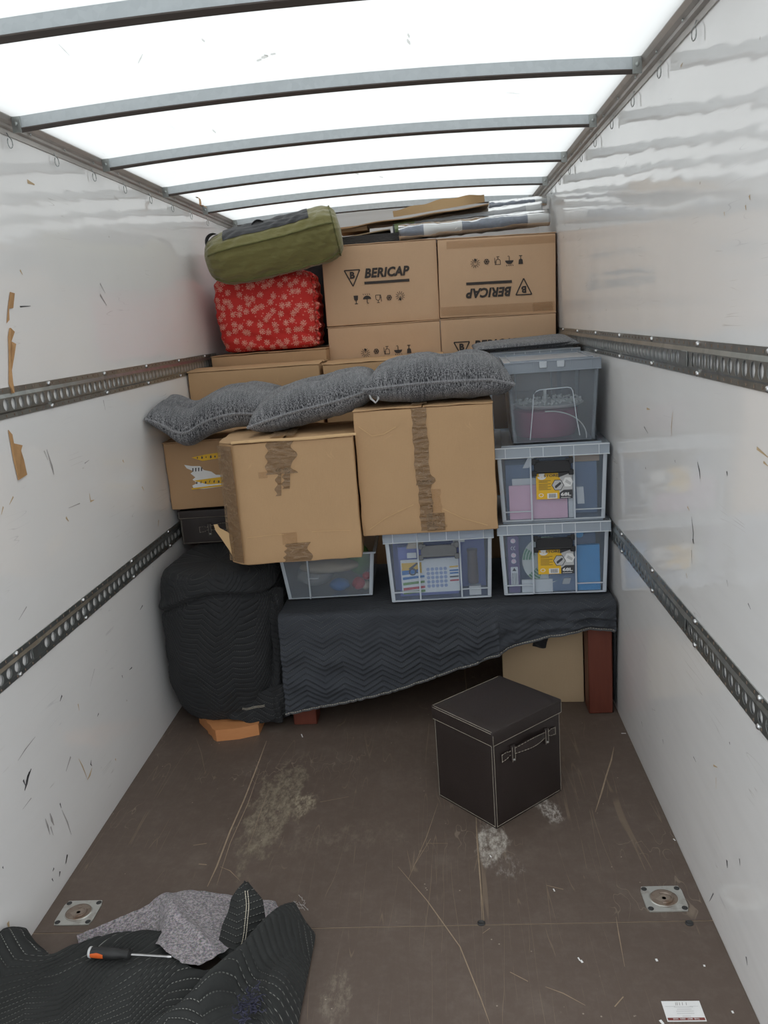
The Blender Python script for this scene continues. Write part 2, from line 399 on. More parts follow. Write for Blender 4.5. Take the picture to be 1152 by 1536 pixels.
M = dict(
    wall=mk_wall(), roof=mk_roof(), floor=mk_floor(),
    galv=mk_metal('galvanised_steel', (0.29, 0.31, 0.30), (0.44, 0.46, 0.45), 0.34, 0.88, 30, 0.15),
    bow=mk_metal('galvanised_roof_bow', (0.47, 0.51, 0.53), (0.56, 0.60, 0.62), 0.5, 0.25, 60),
    alu=mk_metal('dull_aluminium', (0.44, 0.415, 0.39), (0.56, 0.53, 0.50), 0.45, 0.35, 8),
    lip=flat('shaded_bow_underside', (0.085, 0.068, 0.060), 0.7),  # shade under the bows is put into this dark colour
    seal=flat('brown_sealant', (0.22, 0.16, 0.12), 0.8),
    steel=mk_metal('bright_steel', (0.48, 0.48, 0.48), (0.6, 0.6, 0.6), 0.3, 1.0, 40),
    rustplate=mk_metal('rusty_zinc_plate', (0.50, 0.50, 0.47), (0.64, 0.64, 0.60), 0.38, 0.7, 25, 0.30),
    rust=mk_metal('rusty_dish', (0.17, 0.12, 0.09), (0.42, 0.36, 0.30), 0.5, 0.5, 30, 0.7),
    dark=flat('dark_bolt_steel', (0.05, 0.05, 0.05), 0.5, 0.5),
    card_a=mk_card('cardboard_warm', (0.49, 0.312, 0.168)),
    card_b=mk_card('cardboard_printed_cartons', (0.565, 0.375, 0.235)),
    card_c=mk_card('cardboard_brown', (0.44, 0.275, 0.150)),
    card_d=mk_card('cardboard_pale', (0.47, 0.345, 0.215)),
    card_in=mk_card('torn_cardboard_ply', (0.60, 0.40, 0.21)),
    tape=mk_tape('brown_packing_tape', (0.25, 0.165, 0.095), 0.58),
    tape_thin=mk_tape('pale_packing_tape', (0.46, 0.30, 0.18), 0.16, (0.93, 0.90, 0.86)),
    ink=flat('black_print_ink', (0.035, 0.027, 0.023), 0.7),
    clear=mk_clear('clear_box_plastic', (0.96, 0.98, 1.0), 0.11, (0.66, 0.76, 0.90)),
    clear_edge=mk_clear('clear_box_ribs', (0.90, 0.94, 0.97), 0.60, (0.86, 0.91, 0.97)),
    clear_rim=mk_clear('clear_box_rim', (0.92, 0.95, 0.98), 0.42, (0.76, 0.84, 0.93)),
    clear_tick=mk_clear('clear_box_rim_ribs', (0.95, 0.97, 0.99), 0.75, (0.90, 0.94, 0.98)),
    clear_lid=mk_clear('clear_box_lid', (0.95, 0.97, 0.99), 0.30, (0.78, 0.86, 0.94)),
    smoke=mk_clear('grey_box_plastic', (0.95, 0.97, 0.98), 0.15, (0.55, 0.60, 0.67), 0.3),
    smoke_lid=mk_clear('grey_box_lid', (0.80, 0.83, 0.87), 0.60, (0.46, 0.51, 0.57), 0.3),
    milky=mk_clear('milky_box_plastic', (0.96, 0.98, 0.99), 0.17, (0.60, 0.65, 0.72)),
    faint=mk_tape('faint_roof_scuff', (0.3, 0.29, 0.28), 0.30, (0.9, 0.9, 0.88)),
    film=mk_clear('crinkled_clear_film', (0.95, 0.96, 0.97), 0.24, (0.80, 0.82, 0.84), 0.15),
    latch_black=flat('black_latch_plastic', (0.010, 0.010, 0.012), 0.5),
    latch_grey=flat('grey_latch_plastic', (0.13, 0.135, 0.14), 0.45),
    quilt=mk_quilt('black_quilted_blanket', (0.044, 0.048, 0.056), 0.5, 0.30),
    quilt_pile=mk_quilt('black_quilted_blanket_on_floor', (0.026, 0.027, 0.026), 0.7, 0.75),
    quilt_wrap=mk_quilt('black_quilted_wrapping', (0.023, 0.0235, 0.025), 0.6, 0.26),
    hem=mk_fabric('grey_hem_binding', (0.085, 0.087, 0.09)),
    felt=mk_felt(),
    tweed=mk_tweed('grey_tweed', (0.022, 0.023, 0.027), (0.30, 0.30, 0.31), 780.0),
    tweed_pipe=mk_tweed('grey_tweed_piping', (0.10, 0.10, 0.105), (0.36, 0.36, 0.37), 700.0),
    floral=mk_floral(),
    green=mk_fabric('olive_green_nylon', (0.172, 0.156, 0.050), 0.6, 400, 0.35, 0.6),
    green_seam=mk_fabric('olive_piping', (0.115, 0.115, 0.035), 0.7),
    black_cloth=mk_fabric('black_webbing', (0.022, 0.022, 0.025), 0.75),
    grey_cloth=mk_fabric('charcoal_carpet', (0.045, 0.043, 0.042), 0.9, 200, 0.3, 0.8),
    leather=mk_leather(),
    stitch=flat('cream_stitching', (0.52, 0.47, 0.38), 0.8),
    wood_red=mk_wood('red_stained_wood', (0.085, 0.020, 0.012), (0.17, 0.045, 0.026)),
    wood_orange=mk_wood('orange_pine', (0.50, 0.20, 0.075), (0.62, 0.29, 0.12), 0),
    paper=flat('white_paper', (0.78, 0.78, 0.77), 0.7, nvar=0.04),
    beige=flat('beige_paper', (0.55, 0.44, 0.32), 0.7),
    pink=flat('pink_folder', (0.86, 0.50, 0.61), 0.6, nvar=0.05),
    magenta=flat('plum_fabric', (0.30, 0.05, 0.12), 0.6),
    cyan=flat('bright_blue_folder', (0.010, 0.30, 0.66), 0.5),
    slate=flat('slate_blue_card', (0.13, 0.19, 0.31), 0.7),
    violet=flat('violet_blue_folder', (0.17, 0.19, 0.50), 0.6),
    plum=flat('dark_purple_card', (0.12, 0.075, 0.20), 0.6),
    white=flat('white_plastic', (0.78, 0.77, 0.74), 0.4, nvar=0.05),
    yellow=flat('label_yellow', (0.78, 0.46, 0.02), 0.5, nvar=0.04),
    labelgrey=flat('label_grey', (0.50, 0.50, 0.50), 0.5, nvar=0.05),
    charcoal=flat('label_charcoal', (0.045, 0.045, 0.05), 0.5),
    red=flat('toy_red', (0.50, 0.02, 0.03), 0.4),
    orange=flat('orange_grip', (0.60, 0.11, 0.02), 0.45),
    greenp=flat('toy_green', (0.16, 0.30, 0.07), 0.5),
    lime=flat('lime_print', (0.36, 0.50, 0.12), 0.5),
    blue=flat('print_blue', (0.03, 0.16, 0.45), 0.5),
    navy=flat('navy_fluff', (0.022, 0.022, 0.045), 0.8),
    denim=flat('blue_grey_pattern_cloth', (0.12, 0.15, 0.21), 0.8, nscale=70, nvar=0.7),
    brownroll=flat('brown_leather_roll', (0.12, 0.07, 0.05), 0.6),
    crimson=flat('card_footer_brown', (0.20, 0.045, 0.035), 0.5),
    plate=mk_plate(),
    rubber=flat('black_rubber_grip', (0.018, 0.018, 0.018), 0.5),
    asphalt=flat('grey_asphalt', (0.17, 0.17, 0.17), 0.9, nscale=20),
    scuff=flat('paint_scuff_grey', (0.33, 0.31, 0.30), 0.7, nvar=0.3),
    scuff_dark=flat('black_rubber_scuff', (0.07, 0.068, 0.07), 0.7, nvar=0.4),
    scuff_tan=flat('tan_scuff', (0.50, 0.37, 0.22), 0.7, nvar=0.25),
    gouge=flat('pale_wood_gouge', (0.30, 0.225, 0.155), 0.8, nvar=0.3),
    tornpaper=flat('torn_brown_paper', (0.42, 0.235, 0.10), 0.7, nvar=0.2),
)


# ------------------------------------------------------------------ mesh helpers
class MB:
    def __init__(self):
        self.v, self.f, self.uv, self.mi = [], [], {}, []

    def add(self, vs, fs, uvs=None, mi=0):
        o = len(self.v)
        self.v += [tuple(map(float, p)) for p in vs]
        for k, fc in enumerate(fs):
            self.f.append(tuple(i + o for i in fc))
            self.mi.append(mi)
        if uvs is not None:
            for i, t in enumerate(uvs):
                self.uv[i + o] = t
        return o

    def box(self, x0, y0, z0, x1, y1, z1, b=0.0, mi=0, seg=1):
        bm = bmesh.new()
        bmesh.ops.create_cube(bm, size=1.0)
        for v in bm.verts:
            v.co = Vector((x0 + (v.co.x + .5) * (x1 - x0), y0 + (v.co.y + .5) * (y1 - y0), z0 + (v.co.z + .5) * (z1 - z0)))
        if b > 0:
            bmesh.ops.bevel(bm, geom=bm.edges[:], offset=b, segments=seg, affect='EDGES', profile=0.5)
        self.addbm(bm, mi)
        return self

    def addbm(self, bm, mi=0, mat=None):
        bm.verts.index_update()
        self.add([(mat @ v.co if mat else v.co)[:] for v in bm.verts], [[v.index for v in f.verts] for f in bm.faces], None, mi)
        bm.free()

    def prism(self, pts, fn, t0, t1, mi=0):
        """outline pts (2-D) extruded between t0 and t1; fn(a, b, t) gives the point"""
        n = len(pts)
        vs = [fn(a, b, t0) for a, b in pts] + [fn(a, b, t1) for a, b in pts]
        fs = [tuple(range(n)), tuple(range(2 * n - 1, n - 1, -1))] + [(i, i + n, (i + 1) % n + n, (i + 1) % n) for i in range(n)]
        self.add(vs, fs, None, mi)
        return self

    def tube(self, pts, r, n=6, closed=False, mi=0, caps=True):
        pts = [Vector(p) for p in pts]
        m = len(pts)
        rs = r if isinstance(r, (list, tuple)) else [r] * m
        vs, fs = [], []
        ref = Vector((0, 0, 1))
        for i, p in enumerate(pts):
            a = pts[(i - 1) % m] if (closed or i > 0) else p
            b = pts[(i + 1) % m] if (closed or i < m - 1) else p
            t = (b - a)
            t = t.normalized() if t.length > 1e-9 else Vector((1, 0, 0))
            rf = ref if abs(t.dot(ref)) < 0.95 else Vector((1, 0, 0))
            e1 = t.cross(rf).normalized()
            e2 = e1.cross(t)
            for k in range(n):
                an = 2 * math.pi * k / n
                vs.append(p + (e1 * math.cos(an) + e2 * math.sin(an)) * rs[i])
        for i in range(m if closed else m - 1):
            j = (i + 1) % m
            for k in range(n):
                fs.append((i * n + k, i * n + (k + 1) % n, j * n + (k + 1) % n, j * n + k))
        if caps and not closed:
            fs.append(tuple(range(n - 1, -1, -1)))
            fs.append(tuple((m - 1) * n + k for k in range(n)))
        self.add(vs, fs, None, mi)
        return self

    def lathe(self, prof, o, ax=(0, 0, 1), n=16, mi=0):
        """prof: list of (radius, height) turned about the axis ax through o"""
        ax = Vector(ax).normalized()
        rf = Vector((1, 0, 0)) if abs(ax.x) < 0.9 else Vector((0, 1, 0))
        e1 = ax.cross(rf).normalized()
        e2 = ax.cross(e1)
        o = Vector(o)
        vs, fs = [], []
        for r, h in prof:
            for k in range(n):
                a = 2 * math.pi * k / n
                vs.append(o + ax * h + (e1 * math.cos(a) + e2 * math.sin(a)) * r)
        for i in range(len(prof) - 1):
            for k in range(n):
                fs.append((i * n + k, i * n + (k + 1) % n, (i + 1) * n + (k + 1) % n, (i + 1) * n + k))
        fs.append(tuple(range(n - 1, -1, -1)))
        fs.append(tuple((len(prof) - 1) * n + k for k in range(n)))
        self.add(vs, fs, None, mi)
        return self

    def grid(self, P, uv=None, closed_u=False, mi=0):
        """P: array (nu, nv, 3)"""
        nu, nv = P.shape[:2]
        fs = []
        for i in range(nu if closed_u else nu - 1):
            j = (i + 1) % nu
            for k in range(nv - 1):
                fs.append((i * nv + k, j * nv + k, j * nv + k + 1, i * nv + k + 1))
        self.add(P.reshape(-1, 3), fs, None if uv is None else uv.reshape(-1, 2), mi)
        return self

    def ribbon(self, pts, widths, nrm, lift=0.0):
        """thin mark lying on a surface: centre line pts, half widths, surface normal"""
        nrm = Vector(nrm)
        pts = [Vector(p) for p in pts]
        vs, fs = [], []
        for i, p in enumerate(pts):
            t = (pts[min(i + 1, len(pts) - 1)] - pts[max(i - 1, 0)])
            s = t.cross(nrm).normalized()
            w = widths[i] if isinstance(widths, (list, tuple)) else widths
            vs += [p + s * w + nrm * lift, p - s * w + nrm * lift]
        fs = [(2 * i, 2 * i + 1, 2 * i + 3, 2 * i + 2) for i in range(len(pts) - 1)]
        self.add(vs, fs)
        return self

    def rbox(self, x0, y0, z0, x1, y1, z1, r, n=(6, 6, 6), disp=None, mi=0):
        lo, hi = np.array([x0, y0, z0]), np.array([x1, y1, z1])
        L = hi - lo
        ax = []
        for k in range(3):
            a = [0, r * .35, r] if r < L[k] / 2.2 else [0]
            mid = list(np.linspace(r, L[k] - r, n[k] + 1))[1:-1] if r < L[k] / 2.2 else []
            ax.append(np.array(a + mid + [L[k] - t for t in reversed(a)]))
        idx, vs, fs = {}, [], []

        def vid(i, j, k):
            key = (i, j, k)
            if key not in idx:
                p = np.array([ax[0][i], ax[1][j], ax[2][k]])
                q = np.clip(p, r, L - r)
                d = p - q
                ln = np.linalg.norm(d)
                p2 = q + d / ln * min(r, max(abs(d))) if ln > 1e-9 else p
                if ln > 1e-9:
                    p2 = q + d / ln * r if max(abs(d)) > r * 0.999 else q + d / ln * max(abs(d))
                p2 = lo + p2
                if disp is not None:
                    p2 = disp(p2)
                idx[key] = len(vs)
                vs.append(p2)
            return idx[key]
        N = [len(a) - 1 for a in ax]
        for fixed in range(3):
            a, b = [t for t in range(3) if t != fixed]
            for side in (0, N[fixed]):
                for i in range(N[a]):
                    for j in range(N[b]):
                        q = []
                        for di, dj in ((0, 0), (1, 0), (1, 1), (0, 1)):
                            t = [0, 0, 0]
                            t[fixed], t[a], t[b] = side, i + di, j + dj
                            q.append(vid(*t))
                        fs.append(tuple(q) if (side == N[fixed]) == (fixed != 1) else tuple(reversed(q)))
        self.add(vs, fs, None, mi)
        return self

    def build(self, name, mats, parent=None, smooth=40, loc=None, kind=None, label=None):
        me = bpy.data.meshes.new(name)
        me.from_pydata(self.v, [], self.f)
        mats = mats if isinstance(mats, (list, tuple)) else [mats]
        for mt in mats:
            me.materials.append(M[mt] if isinstance(mt, str) else mt)
        if len(mats) > 1:
            me.polygons.foreach_set('material_index', self.mi)
        if self.uv:
            ul = me.uv_layers.new(name='UVMap')
            li = np.zeros(len(me.loops), dtype=np.int32)
            me.loops.foreach_get('vertex_index', li)
            arr = np.zeros((len(self.v), 2))
            for i, t in self.uv.items():
                arr[i] = t
            ul.data.foreach_set('uv', arr[li].astype(np.float32).ravel())
        if smooth:
            me.polygons.foreach_set('use_smooth', [True] * len(me.polygons))
            me.update()
            me.set_sharp_from_angle(angle=math.radians(smooth))
        me.update()
        o = bpy.data.objects.new(name, me)
        COL.objects.link(o)
        if parent is not None:
            o.parent = parent
        if loc is not None:
            o.location = loc
        if kind:
            o['kind'] = kind
        if label:
            o['label'] = label
        return o


def thing(name, label, cat, loc=(0, 0, 0), yaw=0.0, lean=0.0, group=None, rot=None):
    o = bpy.data.objects.new(name, None)
    COL.objects.link(o)
    o.location = loc
    o.rotation_euler = rot if rot is not None else (0, -math.radians(lean), math.radians(yaw))
    o.empty_display_size = 0.1
    return tag(o, label, cat, group)


def tag(o, label, cat, group=None):
    o['label'] = label
    o['category'] = cat
    if group:
        o['group'] = group
    return o


def struct(o, label, cat):
    o['kind'] = 'structure'
    o['label'] = label
    o['category'] = cat
    return o


def copy_piece(src, parent, loc):
    c = src.copy()
    COL.objects.link(c)
    c.parent = parent
    c.location = loc
    return c


def wob(seed, n=5, f=(2, 9)):
    """smooth pseudo-noise of two variables as a sum of sines"""
    rg = random.Random(seed)
    T = [(rg.uniform(*f) * rg.choice((-1, 1)), rg.uniform(*f) * rg.choice((-1, 1)), rg.uniform(0, 6.3)) for _ in range(n)]

    def g(a, b):
        return sum(np.sin(a * p + b * q + r) for p, q, r in T) / n
    return g


def text_mesh(s, size, bold=0.0, shear=0.0, spacing=1.0):
    cu = bpy.data.curves.new('lettering', 'FONT')
    cu.body = s
    cu.size = size
    cu.offset = bold
    cu.shear = shear
    cu.space_character = spacing
    cu.resolution_u = 3
    ob = bpy.data.objects.new('lettering', cu)
    COL.objects.link(ob)
    dg = bpy.context.evaluated_depsgraph_get()
    me = bpy.data.meshes.new_from_object(ob.evaluated_get(dg))
    vs = [tuple(v.co) for v in me.vertices]
    fs = [tuple(p.vertices) for p in me.polygons]
    bpy.data.objects.remove(ob)
    bpy.data.curves.remove(cu)
    bpy.data.meshes.remove(me)
    return vs, fs


def put_text(mb, s, cx, cz, width, y, fn=None, bold=0.0, shear=0.0, height=None, mi=0, spacing=1.0):
    vs, fs = text_mesh(s, 1.0, bold, shear, spacing)
    xs = [v[0] for v in vs]
    zs = [v[1] for v in vs]
    k = width / (max(xs) - min(xs))
    kz = k if height is None else height / (max(zs) - min(zs))
    mx, mz = (max(xs) + min(xs)) / 2, (max(zs) + min(zs)) / 2
    fn = fn or (lambda a, b: (a, y, b))
    mb.add([fn(cx + (v[0] - mx) * k, cz + (v[1] - mz) * kz) for v in vs], fs, None, mi)


def poly(mb, pts, fn, mi=0):
    mb.add([fn(a, b) for a, b in pts], [tuple(range(len(pts)))], None, mi)


def ring2d(mb, cx, cz, r0, r1, fn, n=20, a0=0.0, a1=2 * math.pi, mi=0):
    vs, fs = [], []
    for i in range(n + 1):
        a = a0 + (a1 - a0) * i / n
        vs += [fn(cx + math.cos(a) * r0, cz + math.sin(a) * r0), fn(cx + math.cos(a) * r1, cz + math.sin(a) * r1)]
    for i in range(n):
        fs.append((2 * i, 2 * i + 1, 2 * i + 3, 2 * i + 2))
    mb.add(vs, fs, None, mi)


def line2d(mb, a, b, w, fn, mi=0):
    dx, dz = b[0] - a[0], b[1] - a[1]
    L = math.hypot(dx, dz) or 1
    nx, nz = -dz / L * w / 2, dx / L * w / 2
    poly(mb, [(a[0] + nx, a[1] + nz), (a[0] - nx, a[1] - nz), (b[0] - nx, b[1] - nz), (b[0] + nx, b[1] + nz)], fn, mi)


# ------------------------------------------------------------------ the van body
Y0, Y1 = -1.75, 2.76
ZR = 2.414                                  # roof sheet height at the walls


def roof_z(x):
    return ZR + 0.034 * (1 - x * x)


g = MB().box(-30, -30, -1.02, 30, 30, -1.0).build('ground', 'asphalt', smooth=0)
struct(g, 'grey asphalt ground outside under the van', 'ground')

floor = MB().box(-1.0, Y0, -0.06, 1.0, Y1, -0.0025).build('floor', 'gouge', smooth=0)
struct(floor, 'brown scratched plywood load floor of the van', 'floor')
for x0, x1, y0, y1 in ((-0.999, 0.999, Y0, -0.8842), (-0.999, 0.3530, -0.8802, Y1), (0.3562, 0.999, -0.8802, Y1)):
    MB().box(x0, y0, -0.0025, x1, y1, 0.0, 0.0008).build('floor_panel', 'floor', floor, smooth=0)
pb = at(722, 1385, 2, 0)
bolt = MB().lathe([(0.0115, 0.0), (0.0115, 0.002), (0.009, 0.0035), (0.005, 0.002)], (0, 0, 0), n=14).build('floor_bolt', 'dark', floor, loc=(pb[0], pb[1], 0))
pb = at(1034, 1385, 2, 0)
copy_piece(bolt, floor, (pb[0], pb[1], 0))


def wall(name, label, s):
    mb = MB().box(1.0, Y0, -0.06, 1.03, Y1, 2.40) if s > 0 else MB().box(-1.03, Y0, -0.06, -1.0, Y1, 2.40)
    return struct(mb.build(name, 'wall', smooth=0), label, 'wall')


wl = wall('wall_left', 'glossy white van wall with torn brown paper and black scuffs', -1)
wr = wall('wall_right', 'glossy white van wall mirroring the stacked clear boxes', 1)
wb = MB().box(-1.03, Y1, -0.06, 1.03, Y1 + 0.03, 2.5).build('wall_back', 'wall', smooth=0)
struct(wb, 'white bulkhead wall behind the stacked load', 'wall')

# roof sheet and bows
xs = np.linspace(-0.985, 0.985, 25)
ys = np.linspace(Y0, Y1, 10)
P = np.array([[(x, y, roof_z(x)) for y in ys] for x in xs])
ceil = MB().grid(P).build('ceiling', 'roof')
struct(ceil, 'white translucent roof sheet letting daylight into the van', 'ceiling')
bow_me = None
bows = [-1.70, -0.985, -0.255, 0.47, 1.215, 1.93, 2.64]
for by in bows:
    if bow_me is None:
        mb = MB()
        X = np.linspace(-0.95, 0.95, 25)
        prof = [(0.0, 0.0), (0.0, -0.034), (0.036, -0.034), (0.036, 0.0)]
        Pb = np.array([[(x, a, roof_z(x) - 0.002 + b) for a, b in prof] for x in X])
        mb.grid(Pb)
        n = len(prof)
        mb.f += [tuple(range(n)), tuple(len(X) * n - 1 - k for k in range(n))]
        mb.mi += [0, 0]
        bow = mb.build('roof_bow', 'bow', ceil, smooth=30, loc=(0, by, 0))
        bow_me = bow
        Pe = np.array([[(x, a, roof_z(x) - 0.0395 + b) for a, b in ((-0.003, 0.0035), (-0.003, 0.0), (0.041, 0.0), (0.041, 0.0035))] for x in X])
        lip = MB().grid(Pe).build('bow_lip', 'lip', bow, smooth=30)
        ends = []
        for s in (-1, 1):
            e = MB().box(s * 0.945 - 0.014, -0.004, ZR - 0.045, s * 0.945 + 0.014, 0.0, ZR + 0.002, 0.001)
            e.lathe([(0.006, 0), (0.006, 0.003), (0.003, 0.005)], (s * 0.945, -0.004, ZR - 0.02), (0, -1, 0), 8)
            ends.append(e.build('end_bracket', 'galv', bow))
    else:
        b2 = copy_piece(bow_me, ceil, (0, by, 0))
        for ch in [lip] + ends:
            copy_piece(ch, b2, (0, 0, 0))

mb = MB()
for (x0, y0), (x1, y1), w_ in (((388, 110), (393, 106), .007), ((396, 106), (402, 101), .010), ((398, 100), (404, 103), .005), ((409, 101), (414, 98), .008), ((305, 77), (309, 82), .003), ((209, 110), (216, 97), .002),
                               ((612, 76), (616, 84), .004), ((613, 68), (615, 74), .003), ((320, 205), (325, 210), .004), ((760, 148), (780, 149), .003), ((534, 268), (538, 272), .008), ((570, 274), (575, 276), .007), ((90, 80), (106, 96), .0015)):
    a_, b_ = Vector(at(x0, y0, 2, 2.415)), Vector(at(x1, y1, 2, 2.415))
    for v_ in (a_, b_):
        v_.z = roof_z(v_.x) - 0.002
    mb.ribbon([a_, (a_ + b_) / 2, b_], [w_ * .4, w_, w_ * .3], (0, 0, -1))
mb.build('roof_scuff', 'faint', ceil, smooth=0, kind='stuff')

# cant rails along the tops of the walls
for k, s in ((5, -1), (6, 1)):
    prof = [(0.0, 2.372), (0.004, 2.372), (0.006, 2.388), (0.018, 2.391), (0.020, 2.399), (0.034, 2.403), (0.043, 2.414), (0.043, 2.440), (0.0, 2.440)]
    mb = MB()
    mb.prism([(s * (1.0 - d), z) for d, z in prof], lambda a, b, t: (a, t, b), Y0, Y1)
    o = struct(mb.build(f'trim_{k}', 'alu', smooth=25), 'dull aluminium rail between roof and %s wall' % ('scuffed' if s < 0 else 'mirroring'), 'rail')
    hk = None
    for i in range(10):
        y = -1.08 + 0.335 * i + (0.07 if s > 0 else 0.18)
        if hk is None:
            pts = [(0, 0.0, 0.0), (s * -0.004, 0.0, -0.012)] + [(s * -0.006 - s * 0.003 * math.sin(a), 0.010 * math.sin(a), -0.030 + 0.016 * math.cos(a)) for a in np.linspace(0.2, 5.6, 11)]
            hk = MB().tube(pts, 0.0017, 5).build('wire_hook', 'galv', o, loc=(s * 0.993, y, 2.378))
        else:
            copy_piece(hk, o, (s * 0.993, y, 2.378))
    sc = None
    for i in range(16):
        y = -1.4 + 0.26 * i
        if sc is None:
            sc = MB().lathe([(0.005, 0), (0.005, 0.0015), (0.003, 0.003)], (0, 0, 0), (-s, 0, 0), 8).build('rivet', 'galv', o, loc=(s * 0.976, y, 2.396))
        else:
            copy_piece(sc, o, (s * 0.976, y, 2.396))


# perforated lashing rails
def lash_rail(k, s, z0, z1, label):
    h = z1 - z0
    fl0, fl1 = z0 + 0.17 * h, z1 - 0.20 * h         # inner ends of the flanges
    c0, c1 = z0 + 0.23 * h, z1 - 0.32 * h           # bottom and top edges of the raised face
    D = 0.0075
    pitch = 0.049
    n = int((Y1 - 0.7 - (Y0 + 0.05)) / pitch)
    ya = Y0 + 0.03
    mb = MB()

    def X(d):
        return s * (1.0 - d)
    ye = ya + n * pitch
    th = 0.003
    strips = [((th, z1), (th, fl1)), ((th, fl1), (D, c1)), ((D, c0), (th, fl0)), ((th, fl0), (th, z0)), ((0, z1), (th, z1)), ((th, z0), (0, z0))]
    for (d0, za), (d1, zb) in strips:
        mb.add([(X(d0), ya, za), (X(d0), ye, za), (X(d1), ye, zb), (X(d1), ya, zb)], [(0, 1, 2, 3) if s < 0 else (3, 2, 1, 0)])
    # face with oval holes
    hw, hh = pitch * 0.335, (c1 - c0) * 0.44
    zc = (c0 + c1) / 2
    m = 14
    for i in range(n):
        yc = ya + (i + 0.5) * pitch
        outer, inner = [], []
        for j in range(m):
            a = 2 * math.pi * j / m
            ca, sa = math.cos(a), math.sin(a)
            inner.append((yc + hw * ca, zc + hh * sa))
            t = min((pitch / 2) / max(abs(ca), 1e-6), ((c1 - c0) / 2) / max(abs(sa), 1e-6))
            outer.append((yc + ca * t, zc + sa * t))
        vs = [(X(D), y, z) for y, z in outer] + [(X(D), y, z) for y, z in inner] + [(X(D - 0.0015), y, z) for y, z in inner]
        fs = []
        for j in range(m):
            q = (j + 1) % m
            fs += [(j, q, m + q, m + j), (m + j, m + q, 2 * m + q, 2 * m + j)]
        mb.add(vs, fs)
        # corners that the radial fan cuts off
        for sy in (-1, 1):
            for sz in (-1, 1):
                cy, cz = yc + sy * pitch / 2, zc + sz * (c1 - c0) / 2
                pts = [p for p in outer if (p[0] - yc) * sy > -1e-6 and (p[1] - zc) * sz > -1e-6]
                e1 = max(pts, key=lambda p: abs(p[0] - yc) * 1000 - abs(p[1] - cz) if abs(abs(p[0] - yc) - pitch / 2) < 1e-6 else -abs(p[1] - cz) - 1e6)
                e2 = [p for p in pts if abs(abs(p[1] - zc) - (c1 - c0) / 2) < 1e-6]
                if not e2:
                    continue
                e2 = max(e2, key=lambda p: abs(p[0] - yc))
                mb.add([(X(D), *e1), (X(D), *e2), (X(D), cy, cz)], [(0, 1, 2)])
        # small slots punched in the flanges, seen as pale nicks
    o = struct(mb.build(f'trim_{k}', 'galv', smooth=25), label, 'rail')
    sl = MB()
    for i in range(n):
        yc = ya + (i + 0.5) * pitch
        for zz in ((z1 + fl1) / 2, (z0 + fl0) / 2):
            sl.box(min(X(th), X(th + 0.0012)), yc - 0.002, zz - 0.0035, max(X(th), X(th + 0.0012)), yc + 0.002, zz + 0.0035)
    sl.build('punched_nick', 'seal', o, smooth=0, kind='stuff')
    bl = None
    for i in range(9):
        y = -1.19 + 0.49 * i
        if y > ye - 0.05:
            break
        for zz in ((z1 + fl1) / 2, (z0 + fl0) / 2):
            if bl is None:
                bl = MB().lathe([(0.008, 0.0), (0.008, 0.003), (0.0055, 0.006), (0.002, 0.007)], (0, 0, 0), (-s, 0, 0), 10).build('bolt_head', 'steel', o, loc=(X(th), y, zz))
            else:
                copy_piece(bl, o, (X(th), y, zz))
    cv = MB()
    cv.box(min(X(D + .0004), X(D + 0.002)), -0.62, c0, max(X(D + .0004), X(D + 0.002)), -0.56, c1, 0.001)
    cv.build('joint_plate', 'galv', o, smooth=0)
    return o


lash_rail(1, -1, 1.512, 1.604, 'upper perforated steel lashing rail on the scuffed wall')
lash_rail(2, -1, 0.752, 0.834, 'lower perforated steel lashing rail on the scuffed wall')
lash_rail(3, 1, 1.514, 1.608, 'upper perforated steel lashing rail on the mirroring wall')
lash_rail(4, 1, 0.750, 0.836, 'lower perforated steel lashing rail on the mirroring wall')


# ---- marks on walls and floor: thin scuffs lying on the surface
def wall_pt(px, py, s, off=0.0006):
    p = at(px, py, 0, s * (1.0 - off))
    return Vector(p)


def marks(name, mat, parent, s, strokes):
    mb = MB()
    for st in strokes:
        *pts, w = st
        P_ = [wall_pt(x, y, s) for x, y in pts]
        k = len(P_)
        ws = [w * (0.25 if i in (0, k - 1) else 1.0) for i in range(k)] if k > 2 else [w, w * 0.3]
        mb.ribbon(P_, ws, (-s, 0, 0))
    return mb.build(name, mat, parent, smooth=0, kind='stuff')


